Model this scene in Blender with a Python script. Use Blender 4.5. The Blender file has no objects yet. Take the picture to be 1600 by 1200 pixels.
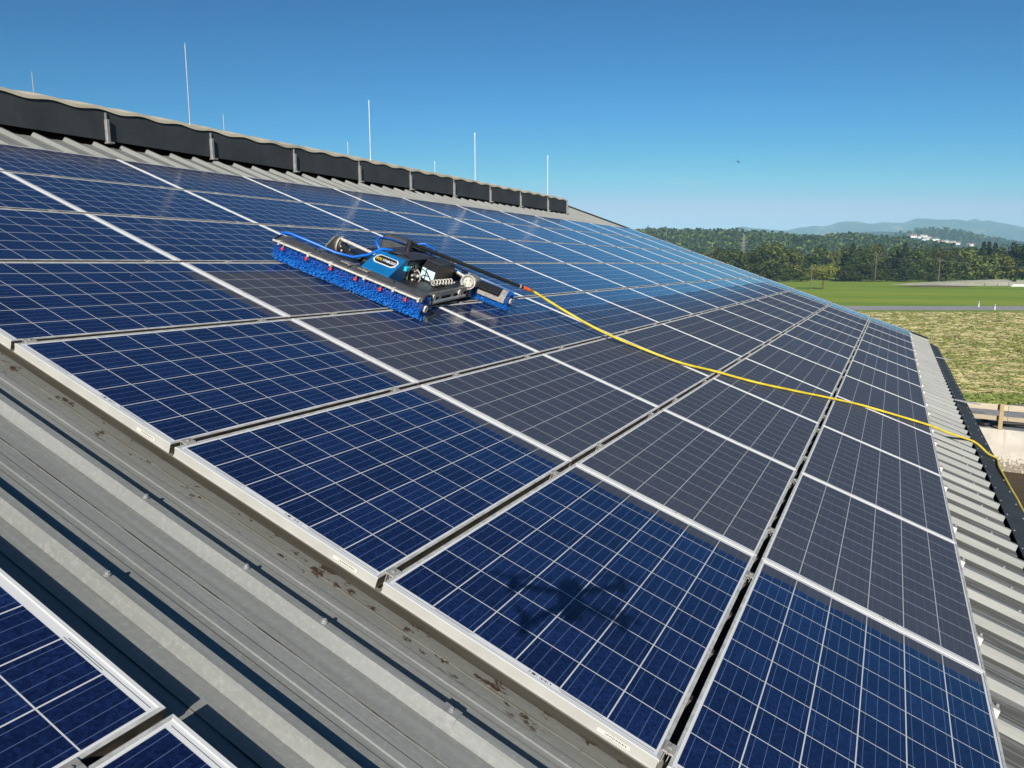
import bpy, bmesh, math, random
from mathutils import Vector, Matrix, noise
R = math.radians
sc = bpy.context.scene
col = sc.collection
rnd = random.Random(7)

# ------------------------------------------------------------------ camera, sky, sun, exposure
TILT = R(20.0)
CT, ST = math.cos(TILT), math.sin(TILT)
CAM = Vector((0.4734, -1.8589, 1.3663))
PITCH, YAW, FPX = R(9.131), R(26.885), 1165.69
cd = bpy.data.cameras.new('camera')
cam = bpy.data.objects.new('camera', cd); col.objects.link(cam)
cam.location = CAM
cam.rotation_euler = (R(90) - PITCH, 0, YAW)
cd.sensor_width = 36.0; cd.lens = FPX / 1600 * 36.0
cd.clip_start = 0.02; cd.clip_end = 30000
sc.camera = cam

SUN_EL = R(25.1)
SUN_TO = Vector((0.331, -0.843, 0.4236)).normalized()      # direction towards the sun
world = bpy.data.worlds.new('World'); sc.world = world; world.use_nodes = True
wn = world.node_tree
bg = wn.nodes['Background']
sky = wn.nodes.new('ShaderNodeTexSky'); sky.sky_type = 'NISHITA'; sky.sun_disc = False
sky.sun_elevation = SUN_EL
sky.sun_rotation = math.atan2(SUN_TO.x, SUN_TO.y)
sky.altitude = 300; sky.air_density = 1.0; sky.dust_density = 0.3; sky.ozone_density = 4.0
sp_ = wn.nodes.new('ShaderNodeSeparateColor'); wn.links.new(sky.outputs[0], sp_.inputs[0])   # deepen the clear blue
cb_ = wn.nodes.new('ShaderNodeCombineColor')
for i_, (pw_, k_, mx_) in enumerate(((4.40, 0.00178, 3.0), (1.74, 0.1250, 3.5), (1.58, 0.186, 4.8))):
    a_ = wn.nodes.new('ShaderNodeMath'); a_.operation = 'POWER'; a_.inputs[1].default_value = pw_; wn.links.new(sp_.outputs[i_], a_.inputs[0])
    b_ = wn.nodes.new('ShaderNodeMath'); b_.operation = 'MULTIPLY'; b_.inputs[1].default_value = k_; wn.links.new(a_.outputs[0], b_.inputs[0])
    c_ = wn.nodes.new('ShaderNodeMath'); c_.operation = 'MINIMUM'; c_.inputs[1].default_value = mx_; wn.links.new(b_.outputs[0], c_.inputs[0])
    wn.links.new(c_.outputs[0], cb_.inputs[i_])
tc_ = wn.nodes.new('ShaderNodeTexCoord'); mp_ = wn.nodes.new('ShaderNodeMapping'); mp_.inputs['Scale'].default_value = (3.0, 3.0, 46.0)   # a few thin low clouds
wn.links.new(tc_.outputs['Generated'], mp_.inputs[0]); nz_ = wn.nodes.new('ShaderNodeTexNoise'); nz_.inputs['Scale'].default_value = 2.2; nz_.inputs['Detail'].default_value = 5
wn.links.new(mp_.outputs[0], nz_.inputs['Vector']); mr_ = wn.nodes.new('ShaderNodeMapRange'); mr_.interpolation_type = 'SMOOTHSTEP'
for q_, v_ in ((1, 0.60), (2, 0.80), (4, 0.20)): mr_.inputs[q_].default_value = v_
wn.links.new(nz_.outputs['Fac'], mr_.inputs[0])
sz_ = wn.nodes.new('ShaderNodeSeparateXYZ'); wn.links.new(tc_.outputs['Generated'], sz_.inputs[0]); mz_ = wn.nodes.new('ShaderNodeMapRange'); mz_.interpolation_type = 'SMOOTHSTEP'
for q_, v_ in ((1, 0.16), (2, 0.07)): mz_.inputs[q_].default_value = v_
wn.links.new(sz_.outputs[2], mz_.inputs[0]); ml_ = wn.nodes.new('ShaderNodeMath'); ml_.operation = 'MULTIPLY'
wn.links.new(mr_.outputs[0], ml_.inputs[0]); wn.links.new(mz_.outputs[0], ml_.inputs[1])
cm_ = wn.nodes.new('ShaderNodeMix'); cm_.data_type = 'RGBA'; wn.links.new(ml_.outputs[0], cm_.inputs[0]); wn.links.new(cb_.outputs[0], cm_.inputs[6]); cm_.inputs[7].default_value = (4.6, 4.4, 4.5, 1)
wn.links.new(cm_.outputs[2], bg.inputs[0]); bg.inputs[1].default_value = 0.12
sd = bpy.data.lights.new('sun', 'SUN'); sd.energy = 5.0; sd.angle = R(0.45); sd.color = (1.0, 0.95, 0.88)
sun = bpy.data.objects.new('sun', sd); col.objects.link(sun)
sun.rotation_euler = SUN_TO.to_track_quat('Z', 'Y').to_euler()
sun.location = (20, -40, 30)
vs = sc.view_settings
sc.display_settings.display_device = 'sRGB'
vs.view_transform = 'Standard'; vs.look = 'None'; vs.exposure = 0.32; vs.gamma = 1.0
sc.cycles.use_denoising = True
sc.cycles.max_bounces = 8
sc.cycles.volume_bounces = 0

# ------------------------------------------------------------------ helpers
FWD = Vector((-math.sin(YAW) * math.cos(PITCH), math.cos(YAW) * math.cos(PITCH), -math.sin(PITCH)))
RIGHT = Vector((math.cos(YAW), math.sin(YAW), 0))
UPV = RIGHT.cross(FWD)
DEP = Vector((-math.sin(YAW), math.cos(YAW), 0))            # horizontal depth axis
GZ = -5.93                                                  # level of the fields

def ray(x, y): return FWD + RIGHT * ((x - 800) / FPX) - UPV * ((y - 600) / FPX)
def at(x, y, d):                                            # point seen at a pixel, d metres of horizontal depth away
    w = ray(x, y); return CAM + w * (d / w.dot(DEP))
def on_z(x, y, z=GZ):
    w = ray(x, y); return CAM + w * ((z - CAM.z) / w.z)
def dr(d, r, z=GZ):                                         # depth / right coordinates
    p = CAM + DEP * d + RIGHT * r; return Vector((p.x, p.y, z))
def rp(u, v, n=0.0): return Vector((u * CT + n * ST, v, -u * ST + n * CT))   # roof coordinates
ROOF = Matrix.Rotation(TILT, 4, 'Y')

def tag(o, label=None, cat=None, group=None, kind=None):
    if label: o['label'] = label
    if cat: o['category'] = cat
    if group: o['group'] = group
    if kind: o['kind'] = kind
    return o
def empty(name, loc=(0, 0, 0), mat=None, label=None, cat=None, group=None):
    o = bpy.data.objects.new(name, None); col.objects.link(o); o.empty_display_size = 0.1
    if mat is not None: o.matrix_world = mat
    else: o.location = loc
    return tag(o, label, cat, group)

class MB:
    def __init__(s): s.v = []; s.f = []; s.mi = []; s.cur = 0; s.uv = {}
    def add(s, vs, fs):
        k = len(s.v); s.v += [tuple(p) for p in vs]
        for f in fs: s.f.append(tuple(i + k for i in f)); s.mi.append(s.cur)
    def box(s, a, b, M=None):
        x0, y0, z0 = a; x1, y1, z1 = b
        p = [Vector(c) for c in ((x0,y0,z0),(x1,y0,z0),(x1,y1,z0),(x0,y1,z0),(x0,y0,z1),(x1,y0,z1),(x1,y1,z1),(x0,y1,z1))]
        if M is not None: p = [M @ q for q in p]
        s.add(p, [(0,3,2,1),(4,5,6,7),(0,1,5,4),(1,2,6,5),(2,3,7,6),(3,0,4,7)])
    def bevbox(s, a, b, e=0.005, M=None):
        x0, y0, z0 = a; x1, y1, z1 = b
        # chamfered top and vertical edges
        def ringp(x0, y0, x1, y1, z):
            return [(x0+e,y0,z),(x1-e,y0,z),(x1,y0+e,z),(x1,y1-e,z),(x1-e,y1,z),(x0+e,y1,z),(x0,y1-e,z),(x0,y0+e,z)]
        rings = [ringp(x0,y0,x1,y1,z0), ringp(x0,y0,x1,y1,z1-e), ringp(x0+e,y0+e,x1-e,y1-e,z1)]
        s.rings([[Vector(q) if M is None else M @ Vector(q) for q in r] for r in rings], cap=True)
    def rings(s, rings, cap=True, closed=True):
        n = len(rings[0]); vs = [p for r in rings for p in r]; fs = []
        for i in range(len(rings) - 1):
            for j in range(n if closed else n - 1):
                a = i*n + j; b = i*n + (j+1) % n
                fs.append((a, b, b+n, a+n))
        if cap: fs.append(tuple(range(n-1, -1, -1))); fs.append(tuple((len(rings)-1)*n + j for j in range(n)))
        s.add(vs, fs)
    def tube(s, pts, r, seg=8, cap=True):
        pts = [Vector(p) for p in pts]; rs = r if isinstance(r, (list, tuple)) else [r] * len(pts)
        rings = []; prev = None
        for i, p in enumerate(pts):
            t = (pts[min(i+1, len(pts)-1)] - pts[max(i-1, 0)]).normalized()
            if prev is None:
                ref = Vector((0,0,1)) if abs(t.z) < .9 else Vector((1,0,0)); a = t.cross(ref).normalized()
            else: a = (prev - t * prev.dot(t)).normalized()
            prev = a; b = t.cross(a)
            rings.append([p + (a*math.cos(k*2*math.pi/seg) + b*math.sin(k*2*math.pi/seg)) * rs[i] for k in range(seg)])
        s.rings(rings, cap)
    def cyl(s, p0, p1, r0, r1=None, seg=16): s.tube([p0, p1], [r0, r1 if r1 is not None else r0], seg)
    def ring(s, c, ax, r_out, r_in, h, seg=20):
        ax = Vector(ax).normalized(); ref = Vector((0,0,1)) if abs(ax.z) < .9 else Vector((1,0,0))
        a = ax.cross(ref).normalized(); b = ax.cross(a); c = Vector(c); vs = []; fs = []
        for k in range(seg):
            d = a*math.cos(2*math.pi*k/seg) + b*math.sin(2*math.pi*k/seg)
            vs += [c + d*r_out - ax*h/2, c + d*r_out + ax*h/2, c + d*r_in + ax*h/2, c + d*r_in - ax*h/2]
        for k in range(seg):
            i = 4*k; j = 4*((k+1) % seg)
            for q in range(4): fs.append((i+q, j+q, j+(q+1) % 4, i+(q+1) % 4))
        s.add(vs, fs)
    def prism(s, prof, x0, x1, M=None):                     # closed (y,z) profile extruded along x
        r = [[Vector((x, y, z)) for y, z in prof] for x in (x0, x1)]
        if M is not None: r = [[M @ p for p in q] for q in r]
        s.rings(r, True)
    def strip(s, prof, x0, x1, M=None):                     # open profile
        r = [[Vector((x, y, z)) for y, z in prof] for x in (x0, x1)]
        if M is not None: r = [[M @ p for p in q] for q in r]
        s.rings(r, False, closed=False)
    def mesh(s, name, mats, smooth=False):
        m = bpy.data.meshes.new(name); m.from_pydata(s.v, [], s.f); m.update()
        if not isinstance(mats, (list, tuple)): mats = [mats]
        for q in mats: m.materials.append(q)
        if len(mats) > 1: m.polygons.foreach_set('material_index', s.mi)
        if smooth: m.polygons.foreach_set('use_smooth', [True] * len(m.polygons))
        return m
    def build(s, name, mats, parent=None, smooth=False, recalc=True):
        m = s.mesh(name, mats, smooth)
        if recalc:
            b = bmesh.new(); b.from_mesh(m); bmesh.ops.recalc_face_normals(b, faces=b.faces); b.to_mesh(m); b.free()
        return link(name, m, parent)
def link(name, mesh, parent=None):
    o = bpy.data.objects.new(name, mesh); col.objects.link(o)
    if parent is not None: o.parent = parent
    return o
def kids(o): return [c for c in bpy.data.objects if c.parent == o]
def copy_tree(o, ch=None):
    c = o.copy(); col.objects.link(c)
    for k in (ch if ch is not None else kids(o)):
        d = k.copy(); col.objects.link(d); d.parent = c
    return c

# ------------------------------------------------------------------ materials
class NT:
    def __init__(s, name):
        s.m = bpy.data.materials.new(name); s.m.use_nodes = True; s.t = s.m.node_tree
        s.p = s.t.nodes['Principled BSDF']
    def n(s, ty, **kw):
        q = s.t.nodes.new(ty)
        for k, v in kw.items(): setattr(q, k, v)
        return q
    def l(s, a, b): s.t.links.new(a, b)
    def val(s, sock, v):
        if isinstance(v, (int, float)): sock.default_value = v
        elif isinstance(v, (tuple, list)): sock.default_value = tuple(v) + ((1,) if len(v) == 3 and sock.type == 'RGBA' else ())
        else: s.l(v, sock)
    def math(s, op, a, b=0.0, c=None):
        q = s.n('ShaderNodeMath', operation=op); s.val(q.inputs[0], a); s.val(q.inputs[1], b)
        if c is not None: s.val(q.inputs[2], c)
        return q.outputs[0]
    def mix(s, f, a, b, blend='MIX'):
        q = s.n('ShaderNodeMix', data_type='RGBA', blend_type=blend)
        s.val(q.inputs[0], f); s.val(q.inputs[6], a); s.val(q.inputs[7], b); return q.outputs[2]
    def ramp(s, f, stops, interp='LINEAR'):
        q = s.n('ShaderNodeValToRGB'); s.l(f, q.inputs[0]); e = q.color_ramp; e.interpolation = interp
        while len(e.elements) < len(stops): e.elements.new(0.5)
        for el, (p, c) in zip(e.elements, stops):
            el.position = p; el.color = tuple(c) + (1,) if len(c) == 3 else c
        return q.outputs[0]
    def noise(s, vec, scale, detail=4, rough=0.55, dist=0.0):
        q = s.n('ShaderNodeTexNoise'); q.inputs['Scale'].default_value = scale; q.inputs['Detail'].default_value = detail
        q.inputs['Roughness'].default_value = rough; q.inputs['Distortion'].default_value = dist
        if vec is not None: s.l(vec, q.inputs['Vector'])
        return q.outputs['Fac']
    def obj(s): return s.n('ShaderNodeTexCoord').outputs['Object']
    def pos(s): return s.n('ShaderNodeNewGeometry').outputs['Position']
    def mapping(s, vec, scale=(1,1,1), rot=(0,0,0)):
        q = s.n('ShaderNodeMapping'); s.l(vec, q.inputs[0]); q.inputs['Scale'].default_value = scale; q.inputs['Rotation'].default_value = rot
        return q.outputs[0]
    def sep(s, vec):
        q = s.n('ShaderNodeSeparateXYZ'); s.l(vec, q.inputs[0]); return q.outputs
    def bump(s, h, strength=0.3, dist=0.01):
        q = s.n('ShaderNodeBump'); s.l(h, q.inputs['Height']); q.inputs['Strength'].default_value = strength
        q.inputs['Distance'].default_value = dist; s.l(q.outputs[0], s.p.inputs['Normal'])
    def smooth(s, x, a, b):
        q = s.n('ShaderNodeMapRange', interpolation_type='SMOOTHSTEP'); s.val(q.inputs[0], x)
        q.inputs[1].default_value = a; q.inputs[2].default_value = b; return q.outputs[0]
    def set(s, **kw):
        for k, v in kw.items(): s.val(s.p.inputs[k.replace('_', ' ')], v)
        return s.m

def simple(name, c, rough=0.5, metal=0.0, var=0.15, scale=20, spec=0.5, bump=0.0):
    t = NT(name); o = t.obj()
    f = t.noise(o, scale, 5)
    lo = tuple(x * (1 - var) for x in c); hi = tuple(min(1, x * (1 + var)) for x in c)
    t.set(Base_Color=t.ramp(f, [(0.3, lo), (0.7, hi)]), Roughness=rough, Metallic=metal, Specular_IOR_Level=spec)
    if bump: t.bump(f, bump, 0.01)
    return t.m

M = {}
M['alu'] = simple('aluminium_frame', (0.68, 0.68, 0.655), 0.45, 0.05, 0.05, 8, 0.35)
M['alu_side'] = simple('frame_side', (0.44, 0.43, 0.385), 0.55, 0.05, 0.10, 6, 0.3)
M['steel'] = simple('worn_steel', (0.42, 0.39, 0.34), 0.45, 0.6, 0.3, 30)
M['white_metal'] = simple('cream_metal', (0.52, 0.49, 0.43), 0.45, 0.0, 0.3, 45)
M['galv'] = simple('galvanised', (0.52, 0.53, 0.52), 0.4, 0.7, 0.15, 25)
M['black'] = simple('black_plastic', (0.018, 0.018, 0.02), 0.42, 0.0, 0.3, 30)
M['rubber'] = simple('black_rubber', (0.015, 0.015, 0.015), 0.6, 0.0, 0.3, 30)
M['grey_plate'] = simple('grey_plate', (0.085, 0.087, 0.09), 0.42, 0.3, 0.25, 18)
M['dark_grey'] = simple('dark_grey_plate', (0.05, 0.05, 0.055), 0.45, 0.2, 0.3, 18)
M['blue_cover'] = simple('blue_cover', (0.006, 0.13, 0.33), 0.3, 0.0, 0.08, 10)
M['blue_hose'] = simple('blue_hose', (0.01, 0.14, 0.62), 0.35, 0.0, 0.1, 10)
M['red'] = simple('red_plastic', (0.65, 0.03, 0.03), 0.35, 0.0, 0.1, 10)
M['orange'] = simple('orange_fitting', (0.75, 0.12, 0.03), 0.35, 0.0, 0.1, 10)
M['brass'] = simple('brass', (0.6, 0.42, 0.12), 0.3, 0.8, 0.1, 10)
M['yellow'] = simple('yellow_hose', (0.66, 0.50, 0.035), 0.5, 0.0, 0.25, 9)
M['label_cyan'] = simple('label_paper', (0.55, 0.76, 0.78), 0.5, 0.0, 0.1, 60)
M['white'] = simple('white_print', (0.8, 0.8, 0.78), 0.4, 0.0, 0.03, 10)
M['yellow_print'] = simple('yellow_print', (0.8, 0.6, 0.05), 0.4, 0.0, 0.03, 10)
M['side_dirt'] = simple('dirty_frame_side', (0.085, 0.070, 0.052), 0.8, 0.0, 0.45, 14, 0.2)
M['alu_dull'] = simple('grimy_frame_lip', (0.46, 0.455, 0.425), 0.55, 0.05, 0.30, 22, 0.3)
M['bracket'] = simple('dull_bracket', (0.26, 0.26, 0.25), 0.55, 0.2, 0.2, 25)
M['plate'] = simple('pale_sticker', (0.70, 0.68, 0.60), 0.5, 0.0, 0.05, 30)
M['clip'] = simple('clip_metal', (0.36, 0.345, 0.31), 0.5, 0.2, 0.2, 30)
M['gutter'] = simple('anthracite_sheet', (0.040, 0.042, 0.043), 0.6, 0.0, 0.2, 7, 0.2)
M['gutter_dark'] = simple('gutter_inside', (0.012, 0.012, 0.012), 0.8, 0.0, 0.3, 7)  # also colours the painted shade of the open ridge
M['screw'] = simple('screw_head', (0.34, 0.345, 0.33), 0.5, 0.2, 0.3, 50)

def bristle_mat():
    t = NT('blue_bristles'); o = t.obj()
    f = t.noise(o, 60, 3); r = t.n('ShaderNodeNewGeometry').outputs['Random Per Island']
    c = t.mix(r, (0.004, 0.10, 0.55), (0.03, 0.34, 0.95))
    t.set(Base_Color=t.mix(t.math('MULTIPLY', f, 0.5), c, (0.003, 0.03, 0.25)), Roughness=0.4)
    return t.m
M['bristle'] = bristle_mat()

def pv_mat():
    t = NT('solar_glass')
    uv = t.n('ShaderNodeUVMap').outputs[0]; s = t.sep(uv); x, y = s[0], s[1]
    cx = t.math('DIVIDE', t.math('SUBTRACT', x, 0.0185), 0.1585); cy = t.math('DIVIDE', t.math('SUBTRACT', y, 0.0350), 0.1585)
    fx = t.math('FRACT', cx); fy = t.math('FRACT', cy)
    ex = t.math('ABSOLUTE', t.math('SUBTRACT', fx, 0.5)); ey = t.math('ABSOLUTE', t.math('SUBTRACT', fy, 0.5))
    gap = t.math('MAXIMUM', t.math('GREATER_THAN', ex, 0.4865), t.math('GREATER_THAN', ey, 0.4875))
    inside = t.math('MULTIPLY', t.math('MULTIPLY', t.math('GREATER_THAN', cx, 0.0), t.math('LESS_THAN', cx, 6.0)),
                    t.math('MULTIPLY', t.math('GREATER_THAN', cy, 0.0), t.math('LESS_THAN', cy, 10.0)))
    cell = t.math('MULTIPLY', inside, t.math('SUBTRACT', 1.0, gap))
    # bus bars, four to a cell, along the long side
    b4 = t.math('ABSOLUTE', t.math('SUBTRACT', t.math('FRACT', t.math('MULTIPLY', cx, 4.0)), 0.5))
    bus = t.math('MULTIPLY', t.math('LESS_THAN', b4, 0.022), cell)
    # crystal grains
    info = t.n('ShaderNodeObjectInfo').outputs['Random']
    ofs = t.n('ShaderNodeCombineXYZ'); t.l(t.math('MULTIPLY', info, 37.0), ofs.inputs[0]); t.l(t.math('MULTIPLY', info, 91.0), ofs.inputs[1])
    va = t.n('ShaderNodeVectorMath', operation='ADD'); t.l(uv, va.inputs[0]); t.l(ofs.outputs[0], va.inputs[1])
    vo = t.n('ShaderNodeTexVoronoi'); vo.inputs['Scale'].default_value = 110; t.l(va.outputs[0], vo.inputs['Vector'])
    grain = t.sep(vo.outputs['Color'])[0]
    fl = t.n('ShaderNodeCombineXYZ'); t.l(t.math('FLOOR', cx), fl.inputs[0]); t.l(t.math('FLOOR', cy), fl.inputs[1]); t.l(info, fl.inputs[2])
    wn_ = t.n('ShaderNodeTexWhiteNoise'); t.l(fl.outputs[0], wn_.inputs['Vector'])
    blend = t.math('ADD', t.math('ADD', t.math('MULTIPLY', grain, 0.46), 0.16), t.math('MULTIPLY', wn_.outputs['Value'], 0.24))
    blue = t.ramp(blend, [(0.1, (0.0038, 0.0070, 0.031)), (0.5, (0.0062, 0.0145, 0.061)), (0.95, (0.0120, 0.0320, 0.118))])
    c1 = t.mix(bus, blue, (0.10, 0.14, 0.25))
    lines = t.mix(inside, (0.74, 0.74, 0.715), (0.62, 0.63, 0.62))
    # collector ribbons in the white margin at both short ends
    yy = t.math('MINIMUM', y, t.math('SUBTRACT', 1.655, y))
    def band(v, a, b): return t.math('MULTIPLY', t.math('GREATER_THAN', v, a), t.math('LESS_THAN', v, b))
    rb1 = t.math('MULTIPLY', band(yy, 0.0225, 0.0245), t.math('MAXIMUM', band(x, 0.025, 0.330), band(x, 0.660, 0.965)))
    rb2 = t.math('MULTIPLY', band(yy, 0.0285, 0.0305), t.math('MAXIMUM', band(x, 0.190, 0.345), band(x, 0.650, 0.800)))
    rb = t.math('MAXIMUM', rb1, rb2)
    # barcode in the margin
    bars = t.math('LESS_THAN', t.n('ShaderNodeTexWhiteNoise', noise_dimensions='1D').outputs['Value'], 0.5)
    wn1 = t.n('ShaderNodeTexWhiteNoise', noise_dimensions='1D'); t.l(t.math('FLOOR', t.math('MULTIPLY', x, 550.0)), wn1.inputs['W'])
    bars = t.math('GREATER_THAN', wn1.outputs['Value'], 0.5)
    bc = t.math('MULTIPLY', t.math('MULTIPLY', bars, band(x, 0.545, 0.625)), band(y, 0.021, 0.030))
    back = t.mix(t.math('MAXIMUM', rb, bc), lines, (0.04, 0.045, 0.07))
    base = t.mix(cell, back, c1)
    # dust film and wet wash water, laid out over the whole roof
    P = t.pos(); q = t.sep(P)
    u = t.math('SUBTRACT', t.math('MULTIPLY', q[0], CT), t.math('MULTIPLY', q[2], ST)); v = q[1]
    nz = t.noise(P, 2.2, 4, 0.6); nz2 = t.noise(P, 9.0, 3, 0.6)
    wob = t.math('SUBTRACT', nz, 0.5); wob2 = t.math('SUBTRACT', nz2, 0.5)
    uw = t.math('ADD', u, t.math('MULTIPLY', wob, 0.28)); vw = t.math('ADD', v, t.math('MULTIPLY', wob2, 0.05))
    vin = t.math('MULTIPLY', t.smooth(vw, 1.515, 1.545), t.math('SUBTRACT', 1.0, t.smooth(vw, 18.55, 18.62)))
    A = t.smooth(u, -2.06, -2.00)
    Bq = t.math('MULTIPLY', t.smooth(uw, -2.69, -2.665), t.math('SUBTRACT', 1.0, A))
    near = t.math('SUBTRACT', 1.0, t.smooth(t.math('ADD', vw, t.math('MULTIPLY', wob, 0.8)), 2.35, 2.75))
    Cq = t.math('MULTIPLY', t.math('MULTIPLY', t.smooth(uw, -3.86, -3.80), t.math('SUBTRACT', 1.0, A)), near)
    streak = t.noise(t.mapping(P, (1.2, 14.0, 1.2)), 1.0, 3, 0.6)
    wet = t.math('MULTIPLY', t.math('MULTIPLY', Bq, t.math('SUBTRACT', 1.0, near)), vin)
    fade = t.smooth(u, -2.62, -2.10)
    nearw = t.math('SUBTRACT', 1.0, t.smooth(v, 5.0, 8.0))
    stk = t.math('MULTIPLY', t.math('MULTIPLY', t.math('SUBTRACT', t.smooth(streak, 0.38, 0.62), 0.5), nearw), 0.5)
    wetd = t.math('MULTIPLY', wet, t.math('MAXIMUM', 0.05, t.math('ADD', t.math('ADD', 0.30, t.math('MULTIPLY', fade, 0.35)), stk)))
    D = t.math('MAXIMUM', t.math('MULTIPLY', vin, t.math('MAXIMUM', A, Cq)), wetd)
    mott = t.math('ADD', t.math('ADD', 0.74, t.math('MULTIPLY', t.noise(P, 0.9, 5, 0.65), 0.28)), t.math('ADD', t.math('MULTIPLY', info, 0.10), t.math('MULTIPLY', wn_.outputs['Value'], 0.06)))
    D = t.math('MINIMUM', t.math('MULTIPLY', D, mott), 1.0)
    spots = t.n('ShaderNodeTexVoronoi'); spots.inputs['Scale'].default_value = 2.3; t.l(va.outputs[0], spots.inputs['Vector'])
    sp = t.math('MULTIPLY', t.math('LESS_THAN', spots.outputs['Distance'], 0.013), 0.8)
    dust = t.mix(nz2, (0.072, 0.077, 0.088), (0.097, 0.101, 0.111))
    bd = t.mix(t.math('MULTIPLY', D, t.math('ADD', t.math('ADD', 0.12, t.math('MULTIPLY', inside, 0.30)), t.math('MULTIPLY', cell, 0.26))), base, dust)
    bd = t.mix(sp, bd, (0.6, 0.6, 0.58))
    film = t.noise(va.outputs[0], 26.0, 4, 0.7)
    rough = t.math('ADD', t.math('ADD', 0.12, t.math('MULTIPLY', film, 0.06)), t.math('MULTIPLY', D, 0.42))
    spec = t.math('SUBTRACT', 0.85, t.math('MULTIPLY', D, 0.75))
    dark = t.math('SUBTRACT', 1.0, t.math('MULTIPLY', wet, t.math('SUBTRACT', 0.82, t.math('MULTIPLY', fade, 0.40))))
    t.set(Base_Color=bd, Roughness=rough, Specular_IOR_Level=t.math('MULTIPLY', spec, dark), IOR=1.5)
    return t.m
M['pv'] = pv_mat()

def sheet_mat():
    t = NT('roof_sheet_metal'); P = t.pos(); q = t.sep(P)
    u = t.math('SUBTRACT', t.math('MULTIPLY', q[0], CT), t.math('MULTIPLY', q[2], ST)); v = q[1]
    st = t.noise(t.mapping(P, (0.8, 26.0, 0.8)), 1.0, 4, 0.6)
    sp = t.noise(P, 55.0, 4, 0.7); big = t.noise(P, 1.3, 4)
    c = t.ramp(st, [(0.3, (0.198, 0.204, 0.188)), (0.7, (0.266, 0.274, 0.255))])
    c = t.mix(t.math('MULTIPLY', t.smooth(sp, 0.45, 0.75), 0.35), c, (0.37, 0.375, 0.35))
    c = t.mix(t.math('MULTIPLY', t.smooth(big, 0.45, 0.75), 0.35), c, (0.185, 0.184, 0.162))
    crz = t.noise(t.mapping(P, (2.0, 2.0, 2.0)), 3.0, 3)  # groove lines: shaded edges painted dark, sunlit edges painted pale
    for pos_, wd_, cl_ in ((.210, .0055, (0.02, 0.02, 0.02)), (.3785, .0050, (0.02, 0.02, 0.02)), (.5315, .0060, (0.02, 0.02, 0.02)), (.2215, .0040, (0.30, 0.28, 0.20)), (.5425, .0040, (0.28, 0.26, 0.19)), (.0035, .006, (0.05, 0.045, 0.035))):
        ln = t.math('LESS_THAN', t.math('ABSOLUTE', t.math('SUBTRACT', t.math('FRACT', t.math('DIVIDE', t.math('ADD', v, 0.214), 0.3333)), pos_)), wd_)
        c = t.mix(t.math('MULTIPLY', ln, t.math('ADD', 0.60, t.math('MULTIPLY', t.smooth(crz, .35, .6), 0.4))), c, cl_)
    run = t.noise(t.mapping(P, (1.2, 60.0, 1.2)), 1.0, 4, 0.65)
    c = t.mix(t.math('MULTIPLY', t.smooth(run, 0.52, 0.72), 0.30), c, (0.11, 0.108, 0.09))
    # dirt washed down into the valleys near the eave
    vm = t.math('FRACT', t.math('DIVIDE', t.math('ADD', v, 0.214), 0.3333))
    ev = t.smooth(u, 0.95, 1.30)
    dn = t.noise(t.mapping(P, (0.5, 9.0, 0.5)), 2.0, 5, 0.65, 0.6)
    dm = t.math('MULTIPLY', t.math('MULTIPLY', t.smooth(dn, 0.40, 0.52), t.math('LESS_THAN', vm, 0.80)), t.smooth(u, 0.9, 1.0))
    c = t.mix(t.math('MULTIPLY', dm, 0.75), c, (0.070, 0.066, 0.054))
    und = t.math('MULTIPLY', t.math('MULTIPLY', t.math('GREATER_THAN', v, 0.01), t.math('LESS_THAN', u, 0.99)), t.math('MULTIPLY', t.math('GREATER_THAN', u, -7.07), t.math('LESS_THAN', v, 19.9)))  # brown dirt under the array, with shade of the row gaps painted in
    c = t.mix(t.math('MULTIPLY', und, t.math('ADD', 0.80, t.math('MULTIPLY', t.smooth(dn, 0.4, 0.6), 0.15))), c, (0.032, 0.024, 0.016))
    # moss and dirt caught along the lower edge of the near panels
    mz = t.noise(t.mapping(P, (1.0, 1.8, 1.0)), 10.5, 6, 0.70); band = t.math('MULTIPLY', t.smooth(v, -0.105, -0.06), t.math('SUBTRACT', 1.0, t.smooth(v, 0.0, 0.03)))
    mm = t.math('MULTIPLY', t.smooth(t.math('ADD', mz, t.math('MULTIPLY', t.smooth(u, -2.5, -0.6), 0.025)), 0.60, 0.64), band)
    film = t.math('MULTIPLY', t.math('MULTIPLY', t.smooth(v, -0.13, -0.03), t.math('SUBTRACT', 1.0, t.smooth(v, 0.05, 0.2))), 0.45)
    c = t.mix(film, c, (0.135, 0.125, 0.098))
    c = t.mix(mm, c, (0.055, 0.034, 0.02))
    t.set(Base_Color=c, Roughness=t.math('ADD', 0.42, t.math('MULTIPLY', sp, 0.25)), Metallic=0.05, Specular_IOR_Level=0.3)
    t.bump(t.math('ADD', t.math('MULTIPLY', sp, 0.3), t.math('MULTIPLY', mm, 1.0)), 0.35, 0.006)
    return t.m
M['sheet'] = sheet_mat()

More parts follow.
